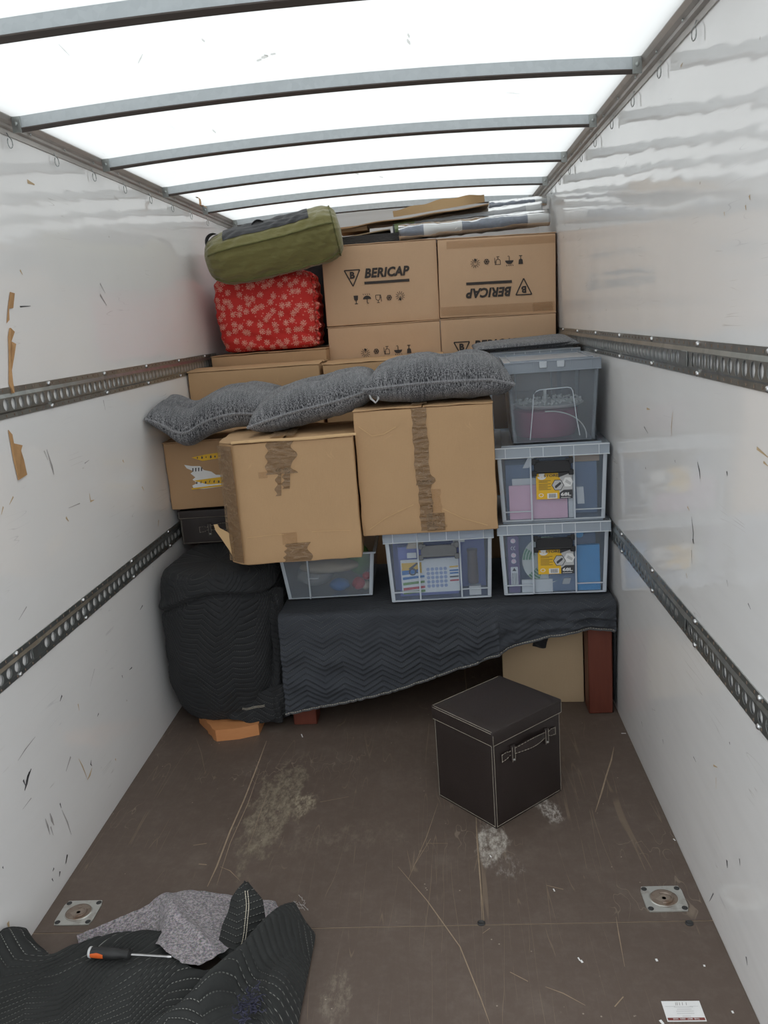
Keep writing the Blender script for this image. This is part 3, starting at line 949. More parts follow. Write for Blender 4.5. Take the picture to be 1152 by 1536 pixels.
marks('black_scuff', 'scuff_dark', wl, -1, [
    ((47, 1153), (42, 1165), (40, 1175), (37, 1186), 0.006), ((44, 1158), (39, 1172), 0.003), ((35, 1170), (38, 1178), 0.004),
    ((137, 1140), (136, 1146), (138, 1149), 0.004), ((90, 1205), (92, 1212), 0.003), ((81, 1302), (79, 1307), 0.004), ((90, 1307), (89, 1315), 0.005),
    ((78, 1318), (80, 1322), 0.003), ((93, 1043), (90, 1052), 0.004), ((148, 1070), (146, 1075), 0.003), ((4, 1300), (5, 1303), 0.003), ((198, 1001), (194, 1005), 0.003),
    ((101, 1282), (99, 1295), 0.004), ((214, 908), (210, 915), 0.003), ((183, 1013), (184, 1017), 0.003), ((30, 460), (46, 459), 0.0025)])
marks('grey_scuff', 'scuff', wl, -1, [
    ((53, 1105), (38, 1124), (27, 1141), 0.002), ((75, 1220), (78, 1230), (81, 1238), 0.006), ((68, 1228), (72, 1240), (75, 1252), 0.004), ((76, 1240), (80, 1253), 0.003),
    ((93, 1215), (101, 1233), (107, 1252), 0.003), ((47, 1197), (34, 1214), 0.0015), ((106, 1135), (99, 1157), 0.004), ((142, 1003), (135, 1030), 0.0012),
    ((150, 425), (158, 440), 0.004), ((150, 442), (160, 458), 0.006), ((155, 600), (158, 615), 0.0025), ((127, 695), (134, 690), 0.002),
    ((70, 674), (78, 700), (81, 712), 0.006), ((66, 676), (72, 690), 0.002), ((120, 755), (103, 762), 0.002), ((40, 910), (28, 930), 0.002), ((101, 1283), (98, 1296), 0.005)])
marks('tan_scuff', 'scuff_tan', wl, -1, [
    ((118, 1138), (124, 1150), (131, 1168), 0.003), ((138, 1152), (135, 1162), (131, 1170), 0.005), ((117, 1056), (119, 1066), 0.003), ((173, 1138), (174, 1141), 0.004),
    ((134, 740), (136, 752), (141, 750), 0.005), ((99, 776), (103, 782), 0.005), ((184, 690), (186, 694), 0.005), ((213, 730), (216, 736), 0.004), ((31, 5), (29, 16), 0.004),
    ((30, 405), (34, 412), 0.004), ((12, 1383), (15, 1400), 0.006), ((41, 272), (52, 277), 0.007), ((5, 760), (2, 772), 0.003), ((238, 780), (237, 790), 0.004), ((20, 745), (14, 757), 0.003)])
marks('black_scuff', 'scuff_dark', wr, 1, [
    ((994, 1109), (995, 1116), 0.003), ((1090, 1290), (1091, 1302), 0.005), ((1094, 1113), (1095, 1117), 0.003), ((1109, 1288), (1110, 1298), 0.0025), ((1037, 775), (1040, 800), (1039, 815), 0.003),
    ((1039, 808), (1041, 816), 0.005), ((1046, 693), (1049, 706), (1050, 718), 0.004), ((1090, 707), (1091, 714), 0.003), ((966, 640), (972, 650), 0.002), ((968, 701), (969, 704), 0.003),
    ((1122, 905), (1126, 914), 0.002), ((1119, 1435), (1121, 1448), 0.004), ((1012, 690), (1013, 694), 0.002), ((1037, 825), (1038, 846), 0.0015), ((1090, 870), (1092, 880), 0.001),
    ((962, 1082), (964, 1090), 0.002), ((1070, 1340), (1064, 1352), 0.002), ((1040, 1135), (1044, 1143), 0.002)])
marks('tan_scuff', 'scuff_tan', wr, 1, [
    ((1009, 618), (1007, 640), (1007, 655), 0.0025), ((1135, 672), (1152, 686), 0.004), ((1145, 693), (1152, 699), 0.003), ((1124, 293), (1125, 300), 0.004), ((1118, 308), (1119, 315), 0.003),
    ((1086, 318), (1087, 324), 0.002), ((970, 613), (975, 614), 0.004), ((1029, 860), (1031, 868), 0.002), ((1021, 100), (1024, 94), 0.003), ((1031, 760), (1034, 766), 0.003), ((1074, 1166), (1074, 1184), 0.0015), ((1070, 1148), (1076, 1151), 0.003)])


def floor_marks(name, mat, strokes):
    mb = MB()
    for st in strokes:
        *pts, w = st
        P_ = [Vector(at(x, y, 2, 0.0007)) for x, y in pts]
        k = len(P_)
        ws = [w * (0.3 if i in (0, k - 1) else 1.0) for i in range(k)] if k > 2 else w
        mb.ribbon(P_, [q * (0.5 if mat == 'paper' else 0.75) for q in (ws if isinstance(ws, list) else [ws] * k)], (0, 0, 1))
    return mb.build(name, mat, floor, smooth=0, kind='stuff')


floor_marks('scratch', 'gouge', [
    ((400, 1111), (384, 1154), (366, 1200), (345, 1247), (325, 1300), (311, 1330), 0.0035), ((390, 1153), (372, 1205), (345, 1265), (325, 1328), 0.0015),
    ((404, 1182), (390, 1220), (371, 1276), 0.0012), ((330, 1300), (345, 1306), (360, 1321), 0.0018), ((294, 1107), (302, 1130), (308, 1160), 0.001),
    ((921, 1120), (917, 1140), (909, 1165), (902, 1190), (893, 1218), 0.0035), ((597, 1300), (640, 1350), (690, 1420), (722, 1500), (735, 1536), 0.002), ((657, 1205), (640, 1255), (612, 1320), 0.0015),
    ((714, 1238), (716, 1270), (721, 1330), (723, 1380), 0.0022), ((818, 1480), (845, 1490), (878, 1508), 0.0022), ((924, 1375), (928, 1400), (937, 1450), 0.0018), ((820, 1328), (845, 1334), 0.0015),
    ((935, 1495), (922, 1510), 0.002), ((765, 1458), (792, 1472), 0.0015), ((646, 1258), (620, 1300), 0.001), ((290, 1268), (310, 1265), 0.002), ((298, 1296), (310, 1297), 0.003), ((480, 1203), (523, 1195), 0.001),
    ((640, 1265), (672, 1265), 0.001), ((724, 1400), (735, 1392), 0.001), ((1170, 1480), (1100, 1420), 0.001)])
floor_marks('white_fleck', 'paper', [
    ((1049, 1333), (1052, 1336), 0.004), ((1056, 1447), (1057, 1450), 0.005), ((871, 1440), (874, 1444), 0.006), ((867, 1436), (870, 1441), 0.004), ((1098, 1516), (1100, 1520), 0.005), ((990, 1530), (995, 1536), 0.007),
    ((984, 1438), (986, 1442), 0.006), ((932, 1100), (939, 1100), 0.005), ((1010, 1258), (1013, 1261), 0.004), ((830, 1333), (832, 1337), 0.004), ((735, 1283), (737, 1286), 0.004), ((452, 1101), (454, 1106), 0.004)])


# ---- torn brown paper stuck to the wall (three pieces) and the scrap by the roof
def torn(label, pts, curl):
    P_ = [wall_pt(x, y, -1, 0.002) for x, y in pts]
    c = sum(P_, Vector()) / len(P_)
    mb = MB()
    n = len(P_)
    vs = [p + Vector((0.0, 0, 0)) for p in P_] + [p + Vector((curl * (0.5 + 0.5 * math.sin(i * 2.1)), 0, 0)) for i, p in enumerate(P_)]
    fs = [tuple(range(n)), tuple(range(2 * n - 1, n - 1, -1))] + [(i, (i + 1) % n, (i + 1) % n + n, i + n) for i in range(n)]
    mb.add(vs, fs)
    return tag(mb.build('paper_scrap', 'tornpaper', smooth=0), label, 'paper', 'torn paper on the wall')


torn('short torn strip of brown paper on white wall above the upper rail', [(15, 438), (21, 440), (20, 462), (13, 463), (13, 480), (10, 485), (12, 460)], 0.003)
torn('long curled strip of brown paper hanging across the upper rail', [(14, 492), (18, 498), (17, 512), (22, 516), (18, 530), (17, 560), (20, 588), (17, 590), (13, 575), (13, 530), (12, 505)], 0.010)
torn('wedge of torn brown paper on white wall below the upper rail', [(12, 645), (17, 652), (21, 665), (33, 668), (30, 676), (36, 690), (40, 712), (27, 720), (20, 690)], 0.004)
p = at(299, 302, 0, -0.86)
mb = MB()
K = 9
Pg = np.array([[(p[0] - 0.018 + 0.007 * math.sin(i * 0.9) + 0.060 * i / K * 0.8, p[1] - 0.004 + 0.040 * j - 0.01 * i / K, p[2] + 0.022 - 0.066 * i / K + 0.008 * math.sin(i * 1.1)) for j in (0, .5, 1)] for i in range(K)])
mb.grid(Pg)
mb.grid(Pg + np.array([0.0, 0.0, -0.0012]))
tag(mb.build('paper_scrap', 'tornpaper'), 'curled brown scrap caught on the roof rail by a roof bow', 'paper')


# ---- recessed lashing plates in the floor
def tie_plate(label, px, py):
    c = at(px, py, 2, 0)
    r = thing('tie_down_plate', label, 'floor plate', (c[0], c[1], 0), group='floor lashing plates')
    mb = MB()
    w, d, rr, z = 0.060, 0.055, 0.036, 0.0035
    n = 24
    outer, inner = [], []
    for i in range(n):
        a = 2 * math.pi * i / n
        ca, sa = math.cos(a), math.sin(a)
        t = min(w / max(abs(ca), 1e-6), d / max(abs(sa), 1e-6))
        t = min(t, math.hypot(w, d) * 0.94)
        outer.append((ca * t, sa * t))
        inner.append((ca * rr * 1.1, sa * rr))
    vs = [(a, b, 0.0002) for a, b in outer] + [(a, b, z) for a, b in outer] + [(a * 1.08, b * 1.08, z) for a, b in inner] + [(a, b, z + 0.002) for a, b in inner]
    fs = []
    for k in range(3):
        for i in range(n):
            q = (i + 1) % n
            fs.append((k * n + i, k * n + q, (k + 1) * n + q, (k + 1) * n + i))
    mb.add(vs, fs)
    mb.build('plate', 'rustplate', r, smooth=30)
    MB().lathe([(0.0395, 0.0045), (0.036, 0.003), (0.033, 0.0012), (0.016, 0.0012), (0.013, 0.0030), (0.006, 0.0045), (0.001, 0.0045)], (0, 0, 0), n=24).build('dish', 'rust', r)
    MB().tube([(0.024 * math.cos(a), 0.022 * math.sin(a), 0.006) for a in np.linspace(-1.9, 1.9, 14)], 0.0030, 6).build('ring', 'rust', r)
    for sx in (-1, 1):
        for sy in (-1, 1):
            MB().lathe([(0.0085, 0.0030), (0.0085, 0.0045), (0.006, 0.0055), (0.003, 0.0040)], (sx * 0.048, sy * 0.043, 0), n=10).build('screw', 'dark', r)
    return r


tie_plate('rusty square lashing plate in floor near the tangled blanket', 118, 1370)
tie_plate('rusty square lashing plate in floor near the white business card', 996, 1349)


# ------------------------------------------------------------------ cardboard boxes
def carton(label, cx, cy, cz, w, d, h, yaw, lean, mat, group=None, flaps='y', seed=1, dent=0.0016, cham=0.0, name='cardboard_box', lift=0.004):
    """box whose front lower corner stands at cx, cy, cz; front face looks to -y"""
    r = thing(name, label, 'box', (cx, cy, cz), yaw, lean, group)
    g1, g2, g3 = wob(seed, 5, (4, 15)), wob(seed + 50, 5, (4, 15)), wob(seed + 90, 4, (20, 45))

    def disp(p):
        x, y, z = p
        q = np.array(p)
        e = max(0.0, min(1.0, 14 * min(x, w - x) / w)) if y < d * 0.5 else 1
        q[1] += dent * (g1(x * 3, z * 3) + 0.4 * g3(x, z)) * (1 if y < d / 2 else -1)
        q[0] += dent * g2(y * 3, z * 3)
        q[2] += dent * 0.8 * g1(x * 4 + 2, y * 4)
        if cham and x + y < cham and y < cham:
            t = (cham - x - y) / 2
            q[0] += t
            q[1] += t
        return q
    MB().rbox(0, 0, 0, w, d, h, 0.005, (14, 8, 12), disp).build('carton_body', mat, r, smooth=50)
    t = 0.0045
    if flaps:
        for s in (0, 1):
            gx = wob(seed + s * 7, 4, (5, 18))

            def fd(p, s=s):
                x, y, z = p
                q = np.array(p)
                edge = (x / w if s == 0 else 1 - x / w) * 2 if flaps == 'y' else (y / d if s == 0 else 1 - y / d) * 2
                q[2] += 0.0022 * gx(x * 3, y * 3) + lift * edge * (0.4 if s else 1.0)
                if cham and x + y < cham:
                    k = (cham - x - y) / 2
                    q[0] += k
                    q[1] += k
                return q
            o = 0.0035
            if flaps == 'y':
                b = (-o + 0.001, -o, h + 0.001, w / 2 - 0.002, d + o, h + 0.001 + t) if s == 0 else (w / 2 + 0.002, -o, h + 0.001, w + o - 0.001, d + o, h + 0.001 + t)
            else:
                b = (-o, -o + 0.001, h + 0.001, w + o, d / 2 - 0.002, h + 0.001 + t) if s == 0 else (-o, d / 2 + 0.002, h + 0.001, w + o, d + o - 0.001, h + 0.001 + t)
            MB().rbox(*b, 0.0018, (10, 8, 1), fd).build('top_flap', mat, r, smooth=50)
    return r


def tape_strip(r, x0, z0, x1, z1, y, mat='tape', seed=0, amp=0.004, outline=None, name='tape_strip', n=(10, 26)):
    """wrinkled tape on a front face, local x/z from (x0, z0) to (x1, z1) lying just in front of y"""
    gx = wob(seed + 11, 6, (18, 60))
    U, V = np.meshgrid(np.linspace(0, 1, n[0]), np.linspace(0, 1, n[1]), indexing='ij')
    X = x0 + (x1 - x0) * U
    Z = z0 + (z1 - z0) * V
    if outline is not None:
        lo, hi = outline                       # functions of V giving ragged side edges, of U giving ragged ends
        X = X + lo(V) * (1 - U) + hi(V) * U
    H = np.abs(gx(X, Z * 1.6)) * amp
    Pg = np.stack([X, y - 0.0022 - H, Z], -1)
    return MB().grid(Pg).build(name, mat, r, smooth=60)


def glyphs(mb, cx, cz, s, fn):
    """row of five carton care signs, s = sign height: glass, umbrella, food-safe cup, snowflake, sun"""
    k = s
    xs_ = [cx + (i - 2) * s * 1.36 for i in range(5)]
    x = xs_[0]
    poly(mb, [(x - .28 * k, cz + .5 * k), (x - .22 * k, cz - .02 * k), (x - .05 * k, cz - .12 * k), (x + .05 * k, cz - .12 * k), (x + .22 * k, cz - .02 * k), (x + .28 * k, cz + .5 * k)], fn)
    line2d(mb, (x, cz - .1 * k), (x, cz - .45 * k), .09 * k, fn)
    line2d(mb, (x - .2 * k, cz - .47 * k), (x + .2 * k, cz - .47 * k), .09 * k, fn)
    x = xs_[1]
    poly(mb, [(x + .5 * k * math.cos(a), cz + .42 * k * math.sin(a)) for a in np.linspace(0, math.pi, 13)], fn)
    line2d(mb, (x, cz), (x, cz - .42 * k), .085 * k, fn)
    ring2d(mb, x + .09 * k, cz - .42 * k, .06 * k, .12 * k, fn, 8, math.pi, 2 * math.pi)
    for i in range(4):
        line2d(mb, (x + (-.4 + .25 * i) * k, cz + .50 * k), (x + (-.46 + .25 * i) * k, cz + .66 * k), .07 * k, fn)
    x = xs_[2]
    for a, b in (((-.3, .4), (-.26, -.1)), ((-.26, -.1), (0, -.25)), ((0, -.25), (.2, -.1)), ((.2, -.1), (.25, .4)), ((-.3, .4), (.25, .4)), ((0, -.25), (0, -.5)), ((-.18, -.5), (.18, -.5)), ((.32, .45), (.4, -.4)), ((.25, .1), (.42, .1))):
        line2d(mb, (x + a[0] * k, cz + a[1] * k), (x + b[0] * k, cz + b[1] * k), .065 * k, fn)
    x = xs_[3]
    for i in range(6):
        a = i * math.pi / 3
        line2d(mb, (x, cz), (x + .36 * k * math.cos(a), cz + .36 * k * math.sin(a)), .07 * k, fn)
        for t in (-.5, .5):
            line2d(mb, (x + .2 * k * math.cos(a), cz + .2 * k * math.sin(a)), (x + .32 * k * math.cos(a + t), cz + .32 * k * math.sin(a + t)), .06 * k, fn)
    x = xs_[4]
    for i in range(12):
        a = i * math.pi / 6 + 0.1
        line2d(mb, (x + .2 * k * math.cos(a), cz + .12 * k + .2 * k * math.sin(a)), (x + .58 * k * math.cos(a), cz + .12 * k + .58 * k * math.sin(a)), .055 * k, fn)
    ring2d(mb, x, cz - .28 * k, 0, .14 * k, fn, 10)
    line2d(mb, (x, cz - .3 * k), (x, cz + .1 * k), .085 * k, fn)


def brand_print(r, w, h, flip, lz, gz, y=-0.0032, lx=0.47, gx=0.47, logo=True, sx=1.0):
    """printed company mark and care signs on a carton front; flip = carton stands on its head"""
    mb = MB()

    def fn(a, b):
        return (w - a, y, h - b) if flip else (a, y, b)
    if logo:
        cx, cz, s = w * lx, lz, 0.325 * sx
        tx = cx - s * 0.48
        T = [(tx - .135 * s, cz + .12 * s), (tx + .135 * s, cz + .12 * s), (tx, cz - .15 * s)]
        for a, b in ((0, 1), (1, 2), (2, 0)):
            line2d(mb, T[a], T[b], .020 * s, fn)
        put_text(mb, 'B', tx, cz + .035 * s, .085 * s, y, fn, 0.05)
        put_text(mb, 'BERICAP', cx + s * .12, cz + .052 * s, .78 * s, y, fn, 0.045, 0.22, .165 * s, spacing=1.06)
        line2d(mb, (cx - s * .28, cz - .11 * s), (cx + s * .50, cz - .11 * s), .046 * s, fn)
    if gz is not None:
        glyphs(mb, w * gx, gz, 0.046, fn)
    # faces must look outwards
    o = mb.build('printed_mark', 'ink', r, smooth=0)
    return o


# lower hidden columns that carry the printed cartons
for i, x in enumerate((-0.315, 0.335)):
    carton('plain brown carton low in the rear stack, column %s' % ('beside the mirroring wall' if i else 'at mid van'), x, 1.91, 0.0, 0.635, 0.50, 1.262, 0, 0, 'card_c', 'plain cartons at the rear', 'x', 20 + i)
G4 = 'printed cartons at the rear'
bl = carton('printed carton under the upright company-name carton, care signs upside down', -0.312, 1.90, 1.272, 0.640, 0.5, 0.424, 0.0, -0.3, 'card_b', G4, 'x', 31, 0.0008)
brand_print(bl, 0.640, 0.424, True, 0.28, 0.145, gx=0.48, lx=0.5)
br = carton('printed carton under the upside-down company-name carton, triangle mark at its top', 0.330, 1.90, 1.272, 0.645, 0.5, 0.424, -0.6, -0.6, 'card_b', G4, 'x', 32, 0.0008)
brand_print(br, 0.645, 0.424, False, 0.257, 0.12, lx=0.42)
tl = carton('upright carton with company name and bar printed in black, beside green bag', -0.312, 1.90, 1.706, 0.644, 0.5, 0.434, 0.7, -0.5, 'card_b', G4, 'x', 33, 0.0008)
brand_print(tl, 0.644, 0.434, False, 0.262, 0.138, lx=0.50, gx=0.47)
tr = carton('carton with company name printed upside down, against mirroring wall', 0.334, 1.895, 1.706, 0.648, 0.5, 0.424, 0.6, -1.2, 'card_b', G4, 'x', 34, 0.0008)
brand_print(tr, 0.648, 0.424, True, 0.280, 0.131, lx=0.515, gx=0.49)
tape_strip(tr, 0.005, 0.012, 0.640, 0.060, -0.001, 'tape_thin', 3, 0.002)
tape_strip(tr, 0.52, 0.010, 0.63, 0.058, -0.003, 'tape_thin', 4, 0.002)
tape_strip(tr, 0.05, 0.372, 0.645, 0.412, -0.001, 'tape_thin', 5, 0.002)

carton('low wide carton under the red floral bag', -0.965, 1.765, 1.10, 0.655, 0.55, 0.485, -0.7, 0.2, 'card_c', 'plain cartons at the rear', 'y', 41, 0.001)
carton('plain tall carton standing on the floor under the low wide carton', -0.96, 1.78, 0.0, 0.62, 0.5, 1.094, 0, 0, 'card_c', 'plain cartons at the rear', 'y', 42)
carton('worn brown carton behind the wrinkled grey cushion, torn top edge', -0.992, 1.36, 1.02, 0.688, 0.385, 0.505, 0.3, -0.2, 'card_a', 'plain cartons at the rear', 'x', 43, 0.0022, lift=0.010)
carton('plain carton standing on the floor under the worn brown carton', -0.95, 1.37, 0.0, 0.62, 0.36, 1.012, 0, 0, 'card_c', 'plain cartons at the rear', 'x', 44)
carton('pale carton behind the middle cushions, flat top level with the rail', -0.285, 1.385, 1.02, 0.62, 0.49, 0.495, -0.5, 0, 'card_a', 'plain cartons at the rear', 'x', 45, 0.0018, lift=0.006)
carton('plain carton standing on the floor under the pale carton', -0.27, 1.40, 0.0, 0.58, 0.45, 1.012, 0, 0, 'card_c', 'plain cartons at the rear', 'x', 46)

# two big cartons in front
TF = 'big taped cartons in front'
cr = carton('big carton with tape down its whole front, on clear box with calendar', -0.042, 0.40, 0.846, 0.562, 0.50, 0.520, -0.6, 0.1, 'card_a', TF, 'y', 51, 0.0026, lift=0.003)
ragL = lambda v: 0.002 * np.sin(v * 17) + 0.0015 * np.sin(v * 41)
ragR = lambda v: 0.0025 * np.sin(v * 13 + 1) + 0.0015 * np.sin(v * 37) + 0.020 * np.exp(-((v - 0.06) / 0.05) ** 2)
tape_strip(cr, 0.236, 0.205, 0.296, 0.521, 0.0, 'tape', 1, 0.010, (ragL, ragR))
tape_strip(cr, 0.244, 0.012, 0.298, 0.225, -0.002, 'tape', 2, 0.006, (ragL, ragR))
tape_strip(cr, 0.292, 0.018, 0.334, 0.185, 0.0, 'tape_thin', 5, 0.006, (ragL, ragR))
tape_strip(cr, 0.270, 0.010, 0.345, 0.085, -0.005, 'tape', 6, 0.004)
mb = MB()
for pts in (((0.03, 0.03), (0.10, 0.075), (0.17, 0.105), (0.22, 0.125)), ((0.34, 0.10), (0.42, 0.055), (0.52, 0.02)), ((0.02, 0.46), (0.07, 0.42), (0.12, 0.425), (0.17, 0.45))):
    mb.ribbon([(a, -0.0042, b) for a, b in pts], 0.0016, (0, -1, 0))
mb.build('crease', 'card_in', cr, smooth=0, kind='stuff')
# tape on its top
U, V = np.meshgrid(np.linspace(0.238, 0.300, 6), np.linspace(-0.003, 0.50, 24), indexing='ij')
MB().grid(np.stack([U, V, 0.5335 + 0.003 * np.abs(np.sin(V * 40 + U * 60))], -1)).build('tape_strip', 'tape', cr)

cl = carton('big carton with crushed taped corner, crumpled tape at top and foot', -0.605, 0.325, 0.768, 0.560, 0.50, 0.506, 3.0, 0.1, 'card_a', TF, 'y', 52, 0.0030, cham=0.075, lift=0.010)
rag2 = lambda v: 0.018 * (v - 0.5) + 0.006 * np.sin(v * 19)
rag3 = lambda v: -0.022 * np.exp(-((v - 0.15) / 0.1) ** 2) + 0.012 * np.sin(v * 12 + 1)
tape_strip(cl, 0.205, 0.375, 0.320, 0.507, 0.0, 'tape', 8, 0.014, (rag2, rag3))
tape_strip(cl, 0.235, 0.285, 0.262, 0.400, 0.0, 'tape', 9, 0.008, (rag2, lambda v: 0.012 * (v - 1)))
tape_strip(cl, 0.265, 0.312, 0.298, 0.400, 0.0, 'tape', 10, 0.010, (rag2, lambda v: 0.010 * (v - 1)))
tape_strip(cl, 0.235, 0.078, 0.297, 0.128, 0.0, 'tape_thin', 11, 0.004)
tape_strip(cl, 0.242, 0.004, 0.345, 0.082, 0.0, 'tape', 12, 0.010, (rag2, lambda v: 0.01 * np.sin(v * 7)))
tape_strip(cl, 0.165, 0.362, 0.202, 0.388, 0.0, 'tape_thin', 13, 0.004)
# tape down the crushed corner and on top
n_ = 24
for nm, a0, a1, mt in (('tape_strip', 0.003, 0.104, 'tape'),):
    U, V = np.meshgrid(np.linspace(a0, a1, 8), np.linspace(0.01, 0.50, n_), indexing='ij')
    t = U / 0.106
    gx = wob(77, 6, (20, 60))
    off = 0.0045 + 0.006 * np.abs(gx(U, V * 1.5))
    X = 0.075 * t - 0.003 - off * 0.7
    Yv = 0.075 * (1 - t) - 0.003 - off * 0.7
    MB().grid(np.stack([X, Yv, V], -1)).build(nm, mt, cl)
mb = MB()
U, V = np.meshgrid(np.linspace(0.225, 0.325, 8), np.linspace(-0.003, 0.50, 24), indexing='ij')
MB().grid(np.stack([U, V, 0.5255 + 0.004 * np.abs(np.sin(V * 31 + U * 40))], -1)).build('tape_strip', 'tape', cl)
mb.ribbon([(0.09, -0.0045, 0.118), (0.2, -0.0045, 0.124), (0.245, -0.0045, 0.122)], 0.001, (0, -1, 0))
mb.ribbon([(0.36, -0.0045, 0.125), (0.45, -0.0045, 0.124), (0.52, -0.0045, 0.12)], 0.001, (0, -1, 0))
mb.build('crease', 'card_in', cl, smooth=0, kind='stuff')
# torn flap sticking out at the lower corner
fl = MB()
pts = [(0.02, 0.005), (0.0, 0.05), (-0.03, 0.10), (-0.055, 0.14), (-0.060, 0.165), (-0.043, 0.166), (-0.035, 0.150), (-0.005, 0.135), (0.02, 0.12)]
fl.prism(pts, lambda a, b, t: (a, 0.058 + t - 0.35 * a, b), 0.0, 0.005)
fl.build('torn_flap', 'card_in', cl, smooth=0)
# ragged top lip over the front edge
U = np.linspace(0.07, 0.575, 40)
lipw = wob(140, 6, (10, 55))
lip = np.array([[(u, -0.0045 - 0.004 * k, 0.517 - 0.004 * k - 0.004 * k * (1 + lipw(u, 0)) + 0.003 * lipw(u * .4, 1)) for k in (0, 0.5, 1)] for u in U])
mb = MB().grid(lip)
mb.grid(lip + np.array([0, 0.0, 0.003]))
mb.build('frayed_edge', 'card_in', cl)

yb = carton('brown carton with torn yellow and white label, beside the wall', -0.992, 0.85, 0.912, 0.55, 0.42, 0.318, -0.5, 0.8, 'card_c', None, 'x', 61, 0.002)
mb = MB()
fy = lambda a, b: (a, -0.0042, b)
poly(mb, [(0.12, 0.096), (0.17, 0.092), (0.29, 0.100), (0.29, 0.150), (0.235, 0.155), (0.215, 0.172), (0.18, 0.182), (0.165, 0.202), (0.125, 0.205), (0.09, 0.213), (0.10, 0.196), (0.13, 0.180), (0.115, 0.170), (0.135, 0.150), (0.12, 0.140), (0.14, 0.122), (0.115, 0.112)], fy, 0)
fy = lambda a, b: (a, -0.0048, b)
poly(mb, [(0.13, 0.245), (0.20, 0.255), (0.29, 0.26), (0.29, 0.235), (0.18, 0.225)], fy, 1)
poly(mb, [(0.125, 0.135), (0.20, 0.14), (0.29, 0.145), (0.29, 0.112), (0.19, 0.112)], fy, 1)
poly(mb, [(0.11, 0.10), (0.29, 0.108), (0.29, 0.100), (0.11, 0.093)], fy, 1)
fy = lambda a, b: (a, -0.0053, b)
for i in range(7):
    x = 0.135 + 0.021 * i
    q_ = [0.0, 0.003, -0.002, 0.004, 0.001, -0.003, 0.002][i]
    poly(mb, [(x, 0.118 + q_), (x + 0.006 - q_, 0.118), (x + 0.008, 0.130 + q_), (x + 0.002, 0.128)], fy, 2)
    poly(mb, [(x + .02, 0.238 - q_), (x + 0.026 + q_, 0.238), (x + 0.026, 0.247 + q_), (x + 0.021, 0.245)], fy, 2)
for i in range(4):
    poly(mb, [(0.125 + i * 0.014, 0.178), (0.130 + i * 0.014, 0.178), (0.133 + i * 0.014, 0.195), (0.127 + i * 0.014, 0.195)], fy, 2)
mb.build('torn_label', ['paper', 'yellow', 'charcoal'], yb, smooth=0)

cb = carton('pale carton standing under the table beside the red leg', 0.52, 0.545, 0.0, 0.355, 0.40, 0.375, -5.0, 0.0, 'card_d', None, 'x', 63, 0.001)
U, V = np.meshgrid(np.linspace(0.0, 0.058, 8), np.linspace(0, 1, 14), indexing='ij')
MB().grid(np.stack([0.135 + U + 0.02 * V, -0.006 - 0.012 * np.sin(V * 3) + 0.006 * np.sin(U * 90 + V * 9), 0.272 + 0.085 * V - 0.01 * np.sin(U * 40)], -1)).build('tape_strip', 'black_cloth', cb)


# ------------------------------------------------------------------ leatherette boxes
def stitch_line(mb, a, b, step=0.0062, dl=0.0040, r=0.0007):
    a, b = Vector(a), Vector(b)
    L = (b - a).length
    d = (b - a) / L
    n = max(1, int(L / step))
    for i in range(n):
        p = a + d * (i * step)
        mb.tube([p, p + d * dl], r, 4)


